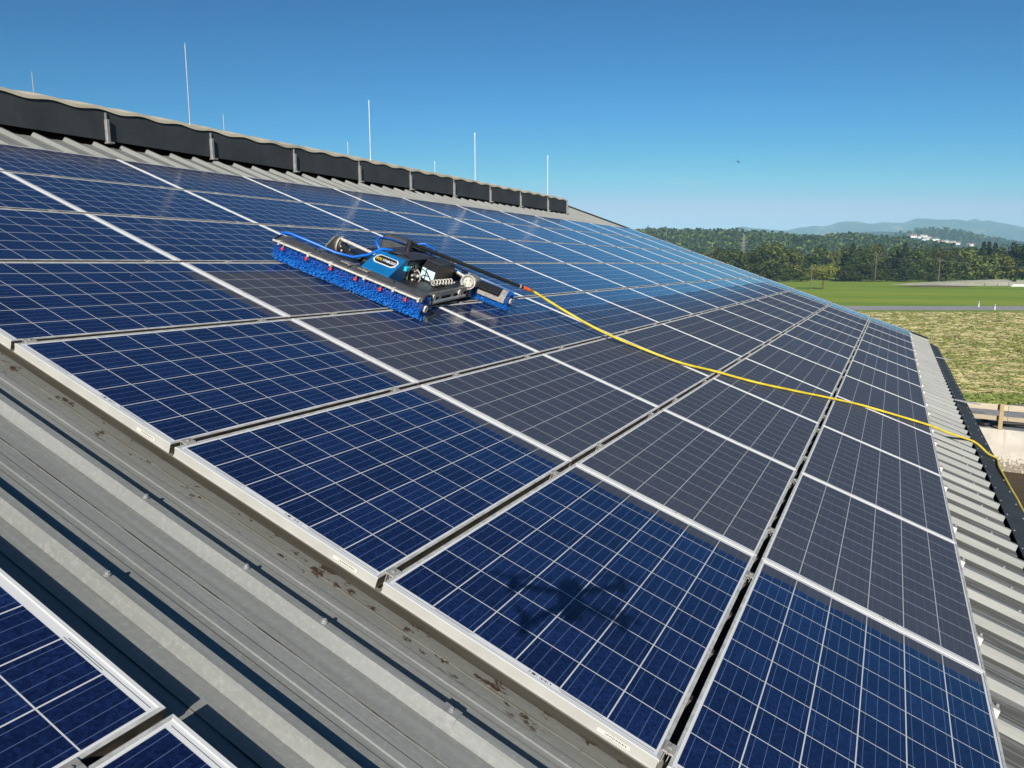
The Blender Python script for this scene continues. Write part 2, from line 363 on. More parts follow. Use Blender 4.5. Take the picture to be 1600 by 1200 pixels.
def board_mat():
    t = NT('fibre_board'); o = t.obj(); f = t.noise(o, 3, 5); g = t.noise(t.mapping(o, (6, 6, 1)), 5, 4)
    c = t.ramp(f, [(0.3, (0.028, 0.032, 0.036)), (0.7, (0.046, 0.050, 0.054))])
    vo = t.n('ShaderNodeTexVoronoi'); vo.inputs['Scale'].default_value = 4.5; t.l(o, vo.inputs['Vector'])
    c = t.mix(t.math('MULTIPLY', t.math('LESS_THAN', vo.outputs['Distance'], 0.035), 0.6), c, (0.4, 0.4, 0.38))
    c = t.mix(t.math('MULTIPLY', t.smooth(g, 0.5, 0.8), 0.4), c, (0.07, 0.075, 0.078))
    t.set(Base_Color=c, Roughness=0.65); return t.m
M['board'] = board_mat()
M['cap'] = simple('translucent_cap', (0.58, 0.51, 0.38), 0.5, 0.0, 0.2, 3)
M['concrete_wall'] = None
def wallc():
    t = NT('stained_concrete'); o = t.obj(); q = t.sep(o)
    f = t.noise(o, 1.2, 5); h = t.noise(o, 9, 5, 0.7); str_ = t.noise(t.mapping(o, (3, 3, 0.3)), 1.5, 4)
    c = t.ramp(f, [(0.3, (0.50, 0.45, 0.36)), (0.7, (0.66, 0.62, 0.53))])
    low = t.math('SUBTRACT', 1.0, t.smooth(q[2], 0.0, 1.3))
    c = t.mix(t.math('MULTIPLY', t.smooth(t.math('ADD', h, t.math('MULTIPLY', low, 0.26)), 0.64, 0.74), 0.8), c, (0.16, 0.12, 0.07))
    c = t.mix(t.math('MULTIPLY', t.smooth(str_, 0.52, 0.7), 0.45), c, (0.40, 0.30, 0.19))
    t.set(Base_Color=c, Roughness=0.9); t.bump(h, 0.3, 0.02); return t.m
M['concrete_wall'] = wallc()
def wood(name, a, b):
    t = NT(name); o = t.obj(); f = t.noise(t.mapping(o, (1.2, 14, 14)), 1.5, 5, 0.6)
    t.set(Base_Color=t.ramp(f, [(0.3, a), (0.7, b)]), Roughness=0.75); t.bump(f, 0.2, 0.01); return t.m
M['wood_pale'] = wood('pale_board', (0.45, 0.38, 0.26), (0.62, 0.54, 0.40))
M['wood_rail'] = wood('dull_rail', (0.36, 0.29, 0.19), (0.50, 0.42, 0.29))
M['wood_post'] = wood('yellow_post', (0.38, 0.27, 0.13), (0.50, 0.37, 0.19))
M['wood_pole'] = wood('weathered_pole', (0.10, 0.085, 0.065), (0.18, 0.155, 0.12))
M['bark'] = simple('bark', (0.11, 0.085, 0.06), 0.9, 0, 0.35, 6, 0.2, 0.5)
def ground_mat(name, stops, sc1, sc2, rough=0.95, stretch=(1,1,1), bump=0.4):
    t = NT(name); P = t.pos(); a = t.noise(t.mapping(P, stretch, (0, 0, YAW)), sc1, 6, 0.65); b = t.noise(P, sc2, 4, 0.7)
    f = t.math('ADD', t.math('MULTIPLY', a, 0.6), t.math('MULTIPLY', b, 0.4))
    t.set(Base_Color=t.ramp(f, stops), Roughness=rough, Specular_IOR_Level=0.2); t.bump(b, bump, 0.1); return t.m
M['meadow'] = ground_mat('meadow_grass', [(0.36, (0.150, 0.250, 0.020)), (0.5, (0.235, 0.335, 0.030)), (0.64, (0.330, 0.370, 0.050))], 0.035, 1.3, stretch=(0.35, 1.6, 1))
M['field'] = ground_mat('stubble_soil', [(0.34, (0.21, 0.22, 0.070)), (0.44, (0.28, 0.265, 0.110)), (0.53, (0.34, 0.30, 0.145)), (0.66, (0.42, 0.37, 0.20))], 0.45, 2.2, stretch=(0.5, 1.8, 1))
M['verge'] = ground_mat('green_verge', [(0.35, (0.055, 0.105, 0.018)), (0.65, (0.12, 0.19, 0.04))], 0.3, 3.0)
M['ripe'] = ground_mat('ripe_crop', [(0.35, (0.36, 0.30, 0.12)), (0.65, (0.50, 0.43, 0.20))], 0.05, 0.5)
M['drygrass'] = ground_mat('dry_grass', [(0.35, (0.36, 0.34, 0.22)), (0.65, (0.58, 0.56, 0.44))], 0.2, 1.5)
M['soil'] = ground_mat('bare_soil', [(0.35, (0.10, 0.075, 0.045)), (0.65, (0.17, 0.13, 0.08))], 0.3, 2.0)
M['gravel'] = ground_mat('grey_gravel', [(0.35, (0.17, 0.165, 0.155)), (0.5, (0.28, 0.27, 0.26)), (0.66, (0.46, 0.45, 0.43))], 0.6, 6.0)
M['yard'] = ground_mat('brown_slurry', [(0.35, (0.035, 0.022, 0.012)), (0.65, (0.085, 0.058, 0.032))], 0.5, 3.0, rough=0.6)
M['asphalt'] = ground_mat('asphalt', [(0.35, (0.30, 0.295, 0.28)), (0.65, (0.40, 0.39, 0.37))], 0.2, 4.0)

def leaf_mat(name, dark, light, tip=None):
    t = NT(name); r = t.n('ShaderNodeNewGeometry').outputs['Random Per Island']; i = t.n('ShaderNodeObjectInfo').outputs['Random']
    f = t.noise(t.obj(), 0.35, 4)
    k = t.math('ADD', t.math('MULTIPLY', r, 0.55), t.math('MULTIPLY', f, 0.45))
    c = t.ramp(k, [(0.3, dark), (0.78, light)] if tip is None else [(0.2, dark), (0.65, light), (0.9, tip)])
    hs = t.n('ShaderNodeHueSaturation'); t.l(c, hs.inputs['Color']); t.l(t.math('ADD', 0.485, t.math('MULTIPLY', i, 0.03)), hs.inputs['Hue'])
    t.l(t.math('ADD', 0.75, t.math('MULTIPLY', i, 0.5)), hs.inputs['Value'])
    t.set(Base_Color=hs.outputs[0], Roughness=0.7, Specular_IOR_Level=0.15); return t.m
M['leaf'] = leaf_mat('leaves_mid', (0.018, 0.032, 0.008), (0.120, 0.148, 0.030))
M['leaf_dark'] = leaf_mat('leaves_dark', (0.012, 0.022, 0.006), (0.095, 0.115, 0.026))
M['leaf_con'] = leaf_mat('needles', (0.008, 0.016, 0.006), (0.055, 0.072, 0.022))
M['leaf_light'] = leaf_mat('leaves_yellow', (0.050, 0.062, 0.012), (0.22, 0.225, 0.040))
M['leaf_rust'] = leaf_mat('leaves_rust', (0.035, 0.036, 0.010), (0.19, 0.14, 0.032), (0.24, 0.13, 0.035))
M['leaf_olive'] = leaf_mat('leaves_olive', (0.030, 0.040, 0.010), (0.175, 0.185, 0.042))

M['leaf_pale'] = leaf_mat('leaves_pale', (0.08, 0.09, 0.022), (0.33, 0.33, 0.085))
# ------------------------------------------------------------------ ground, fields, road, yard (structures)
WA, WB = Vector((-14.0, 39.2)), Vector((34.0, 33.55))      # line of the concrete wall
def struct(name, mb, m, **kw):
    o = mb.build(name, m, **kw); o['kind'] = 'structure'; return o
# one ground sheet reaching the horizon with the sunken yard left out
g = MB()
yx0, yx1, yy0 = -7.4, 60.0, -30.0
def wl(x): return WA.y + (x - WA.x) * (WB.y - WA.y) / (WB.x - WA.x)
B_ = 9000.0
pts = {'a': (-B_, -2500), 'b': (B_, -2500), 'c': (B_, B_), 'd': (-B_, B_), 'e': (yx0, yy0), 'f': (yx1, yy0), 'g': (yx1, wl(yx1)), 'h': (yx0, wl(yx0))}
g.add([(x, y, GZ) for x, y in pts.values()], [(0, 1, 5, 4), (1, 2, 6, 5), (2, 3, 7, 6), (3, 0, 4, 7)])
struct('ground', g, M['meadow'])
YZ = GZ - 1.85
g = MB(); g.add([(yx0, yy0, YZ), (yx1, yy0, YZ), (yx1, wl(yx1), YZ), (yx0, wl(yx0), YZ)], [(0, 1, 2, 3)])
struct('yard', g, M['yard'])
def sheet_dr(name, d0, d1, r0, r1, z, m, n=24, jit=0.0):
    g = MB(); vs = []; fs = []
    for i in range(n + 1):
        r = r0 + (r1 - r0) * i / n
        vs.append(dr(d0 + rnd.uniform(-jit, jit), r, z)); vs.append(dr(d1 + rnd.uniform(-jit, jit), r, z))
    for i in range(n): fs.append((2*i, 2*i+2, 2*i+3, 2*i+1))
    g.add(vs, fs); return struct(name, g, m)
# gravel strip behind the wall
g = MB()
g.add([(yx0, wl(yx0) + .12, GZ + .004), (yx1, wl(yx1) + .12, GZ + .004), *[dr(39.0, r, GZ + .004) for r in (75, 30, 11.8)]], [(0, 1, 2, 3, 4)])
struct('gravel_strip', g, M['gravel'])
sheet_dr('grass_verge', 38.6, 41.2, 11.6, 75, GZ + .010, M['verge'], 60, 0.12)
sheet_dr('stubble_field', 41.0, 116.0, 11.0, 130, GZ + .006, M['field'], 40, 0.2)
sheet_dr('green_strip', 65.5, 70.5, 8, 130, GZ + .012, M['verge'], 90, 0.5)
sheet_dr('road', 119.5, 132.0, -160, 300, GZ + .014, M['asphalt'], 20)
sheet_dr('crop_field', 520, 760, -300, 700, GZ + .03, M['ripe'], 20)

# ------------------------------------------------------------------ the barn
TH = R(0)
V0, V1 = -6.0, 20.32
U_EAVE, U_RIDGE, U_LEDGE = 1.47, -9.745, -8.06
NC, NV = -0.045, -0.085                                     # crest and valley of the sheet below the panel plane
PERIOD = 1.0 / 3.0
barn = empty('barn', rp(0, 7, -0.1), label='long low barn with grey ribbed metal roof carrying the solar panels', cat='barn')
barn_inv = barn.location.copy()
def bp(p): return Vector(p) - barn_inv
prof = []
k = math.floor((V0 + 0.281) / PERIOD)
v = k * PERIOD
while v < V1 + 0.5:
    o = v - 0.281 + 0.281 + 0.0
    for dv, n in ((-0.281, NV), (-0.262, NC), (-0.234, NC), (-0.215, NV), (-0.146, NV), (-0.143, NV - .003), (-0.122, NV - .003), (-0.118, NV),
                  (-0.090, NV), (-0.087, NV - .003), (-0.040, NV - .003), (-0.036, NV)):
        prof.append((v + dv, n))
    v += PERIOD
prof = [p for p in prof if V0 <= p[0] <= V1]
s = MB()
def extr(pr, u0, u1, th=0.0015):
    a = [[bp(rp(u, vv, n)) for vv, n in pr] for u in (u0, u1)]
    b = [[bp(rp(u, vv, n - th)) for vv, n in pr] for u in (u0, u1)]
    s.rings(a, False, closed=False); s.rings(b, False, closed=False)
    s.rings([a[1], b[1]], False, closed=False); s.rings([a[0], b[0]], False, closed=False)
near_p = [p for p in prof if p[0] <= 17.36]; far_p = [p for p in prof if p[0] >= 17.30]
extr(near_p, U_LEDGE, U_EAVE); extr(far_p, U_RIDGE, U_EAVE)
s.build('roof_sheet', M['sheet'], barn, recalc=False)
# other slope, fascia, walls
XR = rp(U_RIDGE, 0, NV).x; ZR = rp(U_RIDGE, 0, NV).z; XE = rp(U_EAVE - .12, 0, -0.16).x; ZE = rp(U_EAVE - .12, 0, -0.16).z
s = MB()
def world_prism(mb, prof, y0, y1):                          # (x,z) profile along y
    mb.rings([[bp((x, y, z)) for x, z in prof] for y in (y0, y1)], True)
XL = 2 * XR - XE
world_prism(s, [(XR - 1.7, ZR - .62), (XR - 1.7, ZR - .70), (XL - .25, ZE - .14), (XL - .25, ZE - .06)], V0, V1)
s.build('far_roof_slope', M['sheet'], barn)
s = MB()
world_prism(s, [(XE - .1, YZ - .05), (XE - .1, ZE - .04), (XR, ZR - .10), (XL + .1, ZE - .04), (XL + .1, YZ - .05)], V0 + .15, 17.2)
world_prism(s, [(XE - .1, YZ - .05), (XE - .1, ZE - .04), (XR, ZR - .10), (XL + .1, ZE - .04), (XL + .1, YZ - .05)], 17.202, V1 - .12)
s.build('wall', simple('barn_cladding', (0.17, 0.13, 0.09), 0.8, 0, 0.3, 3), barn)
# near-black slab painting the shade of the open ridge under the cap
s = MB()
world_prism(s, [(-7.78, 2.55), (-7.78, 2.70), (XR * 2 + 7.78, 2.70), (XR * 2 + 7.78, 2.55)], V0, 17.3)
s.build('ridge_shade_slab', M['gutter_dark'], barn)
# gable verge trim at the far end
s = MB()
s.rings([[bp(rp(u, V1 + a, n)) for a, n in ((-.03, -.02), (.05, -.02), (.05, -.20), (.035, -.20), (.035, -.035), (-.03, -.035))] for u in (U_RIDGE, U_EAVE + .02)], True)
s.build('verge_trim', M['gutter'], barn)
# wind boards at the ridge with their brackets
XB = -7.63
bv = [0.85, 2.38, 3.92, 5.39, 6.92, 8.45, 9.94, 11.48, 13.02, 14.53, 16.12, 17.39]
bv = [-2.2, -0.68] + bv
sm = MB(); sm.box((-.012, 0.012, 0), (.012, 1.49, .315)); bmesh_board = sm.mesh('wind_board', M['board'])
for i in range(len(bv) - 1):
    mb = MB(); L = bv[i+1] - bv[i]
    mb.box((XB - .012, bv[i] + .012, 2.752), (XB + .012, bv[i+1] - .012, 3.072))
    mb.v = [tuple(bp(p)) for p in mb.v]
    mb.build('wind_board', M['board'], barn)
for vv in bv:
    mb = MB()
    mb.bevbox((XB + .013, vv - .022, 2.735), (XB + .055, vv + .022, 2.985), .006)
    mb.box((XB + .013, vv - .008, 2.985), (XB + .03, vv + .008, 3.055))
    mb.box((XB + .013, vv - .03, 2.715), (XB + .10, vv + .03, 2.733))
    mb.v = [tuple(bp(p)) for p in mb.v]
    mb.build('board_bracket', M['bracket'], barn)
# wavy translucent ridge cap
s = MB(); NXC = 9; ny = int((17.45 - V0) / 0.06)
top = []; bot = []
for j in range(ny + 1):
    y = V0 + (17.45 - V0) * j / ny; w = 0.014 * math.sin(2 * math.pi * y / 0.53) + 0.004 * math.sin(y * 1.7)
    ra, rb = [], []
    for i in range(NXC + 1):
        x = XB + .03 + (2 * XR - 2 * XB - .06) * i / NXC; tt = 1 - (2 * i / NXC - 1) ** 2
        z = 3.104 + 0.20 * tt + w
        ra.append(bp((x, y, z))); rb.append(bp((x, y, z - (.036 if i in (0, NXC) else .012))))
    top.append(ra); bot.append(rb)
s.rings(top, False, closed=False); s.rings(bot, False, closed=False)
s.rings([[t[0] for t in top], [b[0] for b in bot]], False, closed=False)
s.rings([[t[-1] for t in top], [b[-1] for b in bot]], False, closed=False)
s.rings([top[-1], bot[-1]], False, closed=False)
s.build('ridge_cap', M['cap'], barn, smooth=True)
s = MB(); s.box((2 * XR - XB - .012, V0, 2.70), (2 * XR - XB + .012, 17.39, 3.062)); s.v = [tuple(bp(p)) for p in s.v]
s.build('far_wind_board', M['board'], barn)
# gutter: open trough with a flat folded front flange
s = MB()
def roof_prism(mb, prof, v0, v1): mb.rings([[bp(rp(u, vv, n)) for u, n in prof] for vv in (v0, v1)], True)
roof_prism(s, [(1.578, -.148), (1.775, -.152), (1.775, -.30), (1.76, -.30), (1.76, -.167), (1.578, -.163)], V0, V1 + .05)
roof_prism(s, [(1.34, -.295), (1.759, -.295), (1.759, -.31), (1.34, -.31)], V0, V1 + .05)
GUT = s
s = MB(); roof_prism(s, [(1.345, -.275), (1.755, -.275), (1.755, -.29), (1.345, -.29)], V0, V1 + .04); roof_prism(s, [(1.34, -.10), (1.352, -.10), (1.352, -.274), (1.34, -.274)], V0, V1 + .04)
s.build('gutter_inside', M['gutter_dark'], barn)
s = GUT; s.cur = 1
vv = -1.0
while vv < V1:
    for u in (1.60, 1.735):
        s.cyl(bp(rp(u, vv + (0.1 if u > 1.6 else 0), -.153)), bp(rp(u, vv + (0.1 if u > 1.6 else 0), -.143)), .007, .005, 6)
    vv += 0.42
s.build('gutter', [M['gutter'], M['screw']], barn)
for vv in (16.9, 11.05):
    s = MB(); s.box((0, -.05, 0), (.34, .05, .006)); M4 = Matrix.Translation(bp(rp(1.56, vv, -.13))) @ Matrix.Rotation(TILT - R(14), 4, 'Y') @ Matrix.Rotation(R(-18), 4, 'Z')
    s.v = [tuple(M4 @ Vector(p)) for p in s.v]; s.build('gutter_strap', M['white_metal'], barn)
vv = 1.3
while vv < V1:
    s = MB(); roof_prism(s, [(1.575, -.145), (1.778, -.149), (1.778, -.26), (1.7765, -.26), (1.7765, -.1505), (1.575, -.1465)], vv, vv + .05)
    s.build('gutter_joint', M['gutter'], barn); vv += 3.0
# screws on the rib crests in view
crest = -0.248
def crest_v(i): return crest + i * PERIOD
for u, i, plate in ((-2.93, 0, 1), (-1.83, 0, 0), (-1.35, 0, 0), (-1.02, 0, 0), (-0.55, 0, 1), (-2.3, -1, 0), (-1.55, -1, 0)):
    s = MB(); c = rp(u, crest_v(i), NC)
    A = Matrix.Translation(bp(c)) @ ROOF
    if plate:
        s.prism([(-.030, -.022), (-.017, .004), (.017, .004), (.030, -.022), (.026, -.024), (.015, -.001), (-.015, -.001), (-.026, -.024)], -.028, .028, A)
    s.cur = 1
    s.cyl(A @ Vector((0, 0, 0.001)), A @ Vector((0, 0, .006)), .010, .010, 12); s.cyl(A @ Vector((0, 0, .006)), A @ Vector((0, 0, .013)), .0065, .006, 6)
    s.build('roof_screw', [M['bracket'], M['screw']], barn)
for j in range(0, 50):
    vv = crest_v(2 + j)
    if vv > V1 - .2: break
    s = MB(); A = Matrix.Translation(bp(rp(1.30, vv, NC))) @ ROOF
    s.cyl(A @ Vector((0, 0, 0.0005)), A @ Vector((0, 0, .005)), .009, .009, 8); s.cyl(A @ Vector((0, 0, .005)), A @ Vector((0, 0, .011)), .006, .005, 6)
    s.build('roof_screw', M['screw'], barn)

# ------------------------------------------------------------------ lightning rods along the ridge
ords = ['first', 'second', 'third', 'fourth', 'fifth', 'sixth', 'seventh', 'eighth', 'ninth', 'tenth', 'eleventh', 'twelfth',
        'thirteenth', 'fourteenth', 'fifteenth', 'sixteenth', 'seventeenth', 'eighteenth', 'nineteenth', 'twentieth']
def rod_mesh():
    a = MB(); a.cyl((0, 0, 0), (0, 0, .98), .0085, .0075, 8); a.cyl((0, 0, .98), (0, 0, 1.02), .0075, .001, 8)
    b = MB(); b.bevbox((-.035, -.03, -.02), (.035, .03, .012), .006); b.cyl((0, 0, .012), (0, 0, .05), .013, .011, 8)
    return a.mesh('rod', M['galv']), b.mesh('rod_clamp', M['galv'])
ra, rb = rod_mesh()
def rod(x, y, z, lab, h=1.0):
    e = empty('lightning_rod', (x, y, z), label=lab, cat='lightning rod', group='lightning rods on the barn ridge')
    q = link('rod', ra, e); q.scale = (1, 1, h); link('rod_clamp', rb, e)
nl = ['leftmost', 'second from left', 'third from left', 'rightmost']
for i, y in enumerate((5.14, 8.86, 12.48, 16.26)):
    rod(XB - .05, y, 3.10, 'tall thin lightning rod on the near wind boards, ' + nl[i] + ' of four', 1.0)
for i, y in enumerate((5.08, 8.54, 12.09, 15.71)):
    rod(2 * XR - XB - .02, y, 3.09, 'short looking lightning rod behind the ridge cap, ' + nl[i] + ' of four', 0.99)

# ------------------------------------------------------------------ solar panels
PW, PL, FH = 0.988, 1.655, 0.040
def panel_meshes():
    f = MB()
    def bar(x0, y0, x1, y1): f.box((x0, y0, -FH), (x1, y1, 0))
    w = 0.011
    f.cur = 0
    # frame built as rings: outer wall, top lip, inner edge
    def rect(x0, y0, x1, y1, z): return [(x0, y0, z), (x1, y0, z), (x1, y1, z), (x0, y1, z)]
    rs = [rect(.03, .03, PW - .03, PL - .03, -FH), rect(0, 0, PW, PL, -FH), rect(0, 0, PW, PL, -FH + .004), rect(.0015, .0015, PW - .0015, PL - .0015, -FH + .005),
          rect(.0015, .0015, PW - .0015, PL - .0015, -.010), rect(0, 0, PW, PL, -.009), rect(0, 0, PW, PL, -.001), rect(.001, .001, PW - .001, PL - .001, 0),
          rect(w, w, PW - w, PL - w, 0), rect(w, w, PW - w, PL - w, -.004)]
    f.rings(rs, False)
    n4 = 4
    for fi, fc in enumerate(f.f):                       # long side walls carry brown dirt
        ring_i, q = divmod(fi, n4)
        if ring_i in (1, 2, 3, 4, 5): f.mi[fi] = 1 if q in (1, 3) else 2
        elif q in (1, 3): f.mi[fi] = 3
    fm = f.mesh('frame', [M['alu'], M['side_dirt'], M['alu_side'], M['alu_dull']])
    g = MB(); x0, y0, x1, y1 = w - .001, w - .001, PW - w + .001, PL - w + .001
    g.add([(x0, y0, -.0025), (x1, y0, -.0025), (x1, y1, -.0025), (x0, y1, -.0025)], [(0, 1, 2, 3)])
    g.add([(x0, y0, -.009), (x1, y0, -.009), (x1, y1, -.009), (x0, y1, -.009)], [(3, 2, 1, 0)])
    gm = g.mesh('glass', M['pv']); ul = gm.uv_layers.new(name='UVMap')
    for lp in gm.loops: c = gm.vertices[lp.vertex_index].co; ul.data[lp.index].uv = (c.x, c.y)
    c = MB()                                                # clamp bridging the gap to the next row
    c.bevbox((PW - .008, -.025, .0005), (PW + .010, .025, .004), .0015)
    c.box((PW + .002, -.025, -.035), (PW + .0045, .025, .0004)); c.bevbox((PW + .0105, -.025, .0005), (PW + .029, .025, .004), .0015)
    c.box((PW + .0155, -.025, -.035), (PW + .018, .025, .0004)); c.cyl((PW + .010, 0, -.02), (PW + .010, 0, .008), .005, .005, 6)
    c.cyl((PW + .010, 0, .003), (PW + .010, 0, .007), .007, .007, 6)
    cm = c.mesh('clamp', M['clip'])
    e = MB(); e.prism([(-.035, -.044), (.035, -.044), (.022, -.012), (-.022, -.012)], PW + .0005, PW + .034)
    e.cyl((PW + .022, 0, -.008), (PW + .022, 0, .002), .006, .006, 6)
    em = e.mesh('support_foot', M['clip'])
    n = MB(); n.box((.80, -.0006, -.028), (.905, -.0001, -.016)); n.cur = 1
    for q in range(14): n.box((.825 + q * .005, -.0009, -.025), (.827 + q * .005 + .001 * (q % 2), -.0007, -.019))
    nm = n.mesh('name_plate', [M['plate'], M['black']])
    return fm, gm, cm, em, nm
fm, gm, cm, em, nm = panel_meshes()
rown = ['row nearest the eave', 'second row from the eave', 'third row from the eave', 'fourth row from the eave',
        'fourth row below the ridge', 'third row below the ridge', 'second row below the ridge', 'row just below the ridge']
def panel(k, v0, label, group, name_plate=False, last=False):
    u0 = -k * 1.012 + 0.012
    e = empty('solar_panel', mat=Matrix.Translation(rp(u0, v0, 0)) @ ROOF, label=label, cat='solar panel', group=group)
    link('frame', fm, e); link('glass', gm, e)
    if not last:
        for y in ((0.07 if v0 < 0.1 and v0 > -.1 else 0.40), 1.42):
            link('clamp', cm, e).location.y = y
    else:
        for y in (0.40, 1.42): link('support_foot', em, e).location.y = y
    if name_plate: link('name_plate', nm, e)
    return e
for k in range(8):
    for j in range(12):
        v0 = 1.66 * j + 0.0025
        if k >= 4 and j == 0 and k > 6: pass
        st = 'clean blue'
        if k <= 2: st = 'dusty ended' if j == 0 else ('half dusty' if j == 11 else 'dusty grey')
        elif k == 3: st = 'half washed' if 1 < j < 11 else ('dusty' if j == 1 else 'clean blue')
        elif k == 4 and j == 1: st = 'partly washed'
        lab = f'{st} solar panel, {ords[j]} from near end, {rown[k]}'
        panel(k, v0, lab, 'solar panels of the long array', j == 0 and k < 5, k == 0)
for k, w in ((1, 'right'), (2, 'left')):
    panel(k, -0.803 - PL, f'clean blue solar panel cut off at lower left corner, {w} of the two', 'solar panels of the near array')
for k in (0, 3): panel(k, -0.803 - PL, 'solar panel of the near array just outside the picture, ' + ('lowest' if k == 0 else 'highest'), 'solar panels of the near array')

# ------------------------------------------------------------------ cleaning robot
def robot():
    A0 = rp(-4.06, 2.58, 0); yaw = math.atan2(.1327, .9912)
    RM = Matrix.Translation(A0) @ ROOF @ Matrix.Rotation(yaw, 4, 'Z')
    root = empty('cleaning_robot', mat=RM, label='solar panel cleaning robot with blue roller brushes and black control boxes', cat='cleaning robot')
    def brush(a0, a1, b, name, rows, seed):
        rr = random.Random(seed); m = MB(); n = int((a1 - a0) / 0.0105); rad = 0.0955
        for i in range(n + 1):
            a = a0 + (a1 - a0) * i / n
            for k in range(rows):
                th = 2 * math.pi * (k + 0.5 * (i % 2)) / rows + i * 0.055 + rr.uniform(-.06, .06)
                r1 = rad * rr.uniform(.93, 1.0); aa = a + rr.uniform(-.004, .004); da = rr.uniform(-.010, .010)
                d = Vector((0, math.cos(th), math.sin(th))); tn = Vector((0, -math.sin(th), math.cos(th)))
                p0 = Vector((aa, b, .0955)) + d * .05; p1 = Vector((aa + da, b, .0955)) + d * r1 + tn * rr.uniform(-.008, .008)
                w = .0030; x = Vector((1, 0, 0))
                m.add([p0 + x*w*.5, p0 - x*w*.25 + tn*w*.4, p0 - x*w*.25 - tn*w*.4, p1 + x*w, p1 - x*w*.5 + tn*w, p1 - x*w*.5 - tn*w],
                      [(0, 1, 4, 3), (1, 2, 5, 4), (2, 0, 3, 5), (3, 4, 5)])
        br = m.build(name, M['bristle'], root, recalc=False)
        c = MB(); c.cyl((a0 - .004, b, .0955), (a1 + .004, b, .0955), .058, .058, 20); c.build('brush_core', simple('core_blue', (0.003, 0.03, 0.22), 0.6), br)
        for a_ in (a1 + .010, a0 - .010): c = MB(); c.ring((a_, b, .0955), (1, 0, 0), .027, .015, .016); c.build('brush_hub', M['white_metal'], br)
        c = MB(); c.cyl((a0 - .012, b, .0955), (a1 + .012, b, .0955), .0155, .0155, 12); c.build('axle', M['black'], br)
    brush(-0.01, 1.285, 0.0, 'front_brush', 44, 1)
    brush(0.18, 1.475, 1.345, 'rear_brush', 40, 2)
    # front hood over the brush: bent plate in sections
    hood = [(-.075, .150), (-.062, .178), (.005, .200), (.085, .190), (.118, .150), (.118, .145), (.084, .185), (.005, .195), (-.060, .173), (-.072, .148)]
    m = MB(); m.prism(hood, -.02, .628); m.prism(hood, .634, 1.285); m.build('front_hood', M['grey_plate'], root)
    m = MB()
    for a in (.55, .70):
        m.bevbox((a, -.045, .1975), (a + .09, .02, .2055), .002, None)
    m.box((.624, -.06, .196), (.638, .09, .204)); m.build('splice_plate', M['steel'], root)
    m = MB()
    for a in (.57, .62, .72, .77, .30, .34, 1.0):
        m.cyl((a, -.02, .200), (a, -.02, .2085), .006, .006, 6)
    m.build('hood_bolts', M['black'], root)
    # end plates of the hood
    for a in (1.290, -.028):
        m = MB(); n0 = 16 if a > 0 else 5
        arc = [(math.cos(R(-10 + 150 * k / n0)), math.sin(R(-10 + 150 * k / n0))) for k in range(n0 + 1)] if a > 0 else [(math.cos(R(70 + 60 * k / n0)), math.sin(R(70 + 60 * k / n0))) for k in range(n0 + 1)]
        pr = [(.108 * c_, .0955 + .108 * s_) for c_, s_ in arc] + [(.096 * c_, .0955 + .096 * s_) for c_, s_ in reversed(arc)]
        m.prism(pr, a - .004, a + .004)
        m.build('end_plate', M['black'], root)
    # spray pipe, clamps and red nozzles
    m = MB(); m.cyl((-.03, -.088, .165), (1.27, -.088, .165), .0085, .0085, 10); m.build('spray_pipe', M['white_metal'], root)
    for a in (.03, .30, .50, .80, 1.05, 1.262):
        m = MB(); m.bevbox((a - .009, -.102, .148), (a + .009, -.062, .180), .003); m.build('pipe_clamp', M['white_metal'], root)
    for a in (.075, .295, .515, .735, .950, 1.165):
        m = MB(); m.cyl((a, -.088, .160), (a, -.098, .138), .009, .008, 8); m.build('nozzle', M['black'], root)
        q = MB(); q.cyl((a, -.098, .140), (a, -.104, .122), .0125, .0095, 10); q.cyl((a - .008, -.104, .128), (a + .014, -.106, .124), .007, .006, 6); q.build('nozzle_tip', M['red'], root)
    # chassis: deck, side frames with rollers and belts
    m = MB(); m.bevbox((.13, .30, .105), (1.13, 1.20, .125), .006); m.build('deck', M['black'], root)
    for a, s_ in ((1.13, 1), (.13, -1)):
        m = MB(); x0, x1 = (a, a + .012) if s_ > 0 else (a - .012, a)
        m.box((x0, .28, .088), (x1, 1.26, .128)); m.box((x0, .28, .028), (x1, 1.26, .050))
        for b in (.28, .56, .80, 1.02, 1.19): m.box((x0 + .0005, b, .0505), (x1 - .0005, b + .045, .0875))
        m.build('side_frame', M['steel'], root)
        x = x1 if s_ > 0 else x0
        for b in (.44, .95):
            m = MB(); m.ring((x + .006 * s_, b, .090), (1, 0, 0), .024, .012, .012, 18); m.build('lifting_ring', M['white_metal'], root)
        m = MB(); m.cyl((x + .016 * s_, .34, .058), (x + .016 * s_, 1.05, .058), .011, .011, 10); m.build('side_tube', M['galv'], root)
        xb0, xb1 = (a - .11, a - .004) if s_ > 0 else (a + .004, a + .11)
        m = MB(); bp_ = [(.36, .002), (1.16, .002), (1.21, .02), (1.225, .05), (1.21, .08), (1.16, .098), (.36, .098), (.31, .08), (.295, .05), (.31, .02)]
        m.prism(bp_, xb0, xb1); m.build('track_belt', M['rubber'], root)
        m = MB(); m.cyl((xb0 - .002, .37, .05), (x1 + .004, .37, .05), .03, .03, 14); m.cyl((xb0 - .002, 1.15, .05), (x1 + .004, 1.15, .05), .03, .03, 14); m.build('track_roller', M['black'], root)
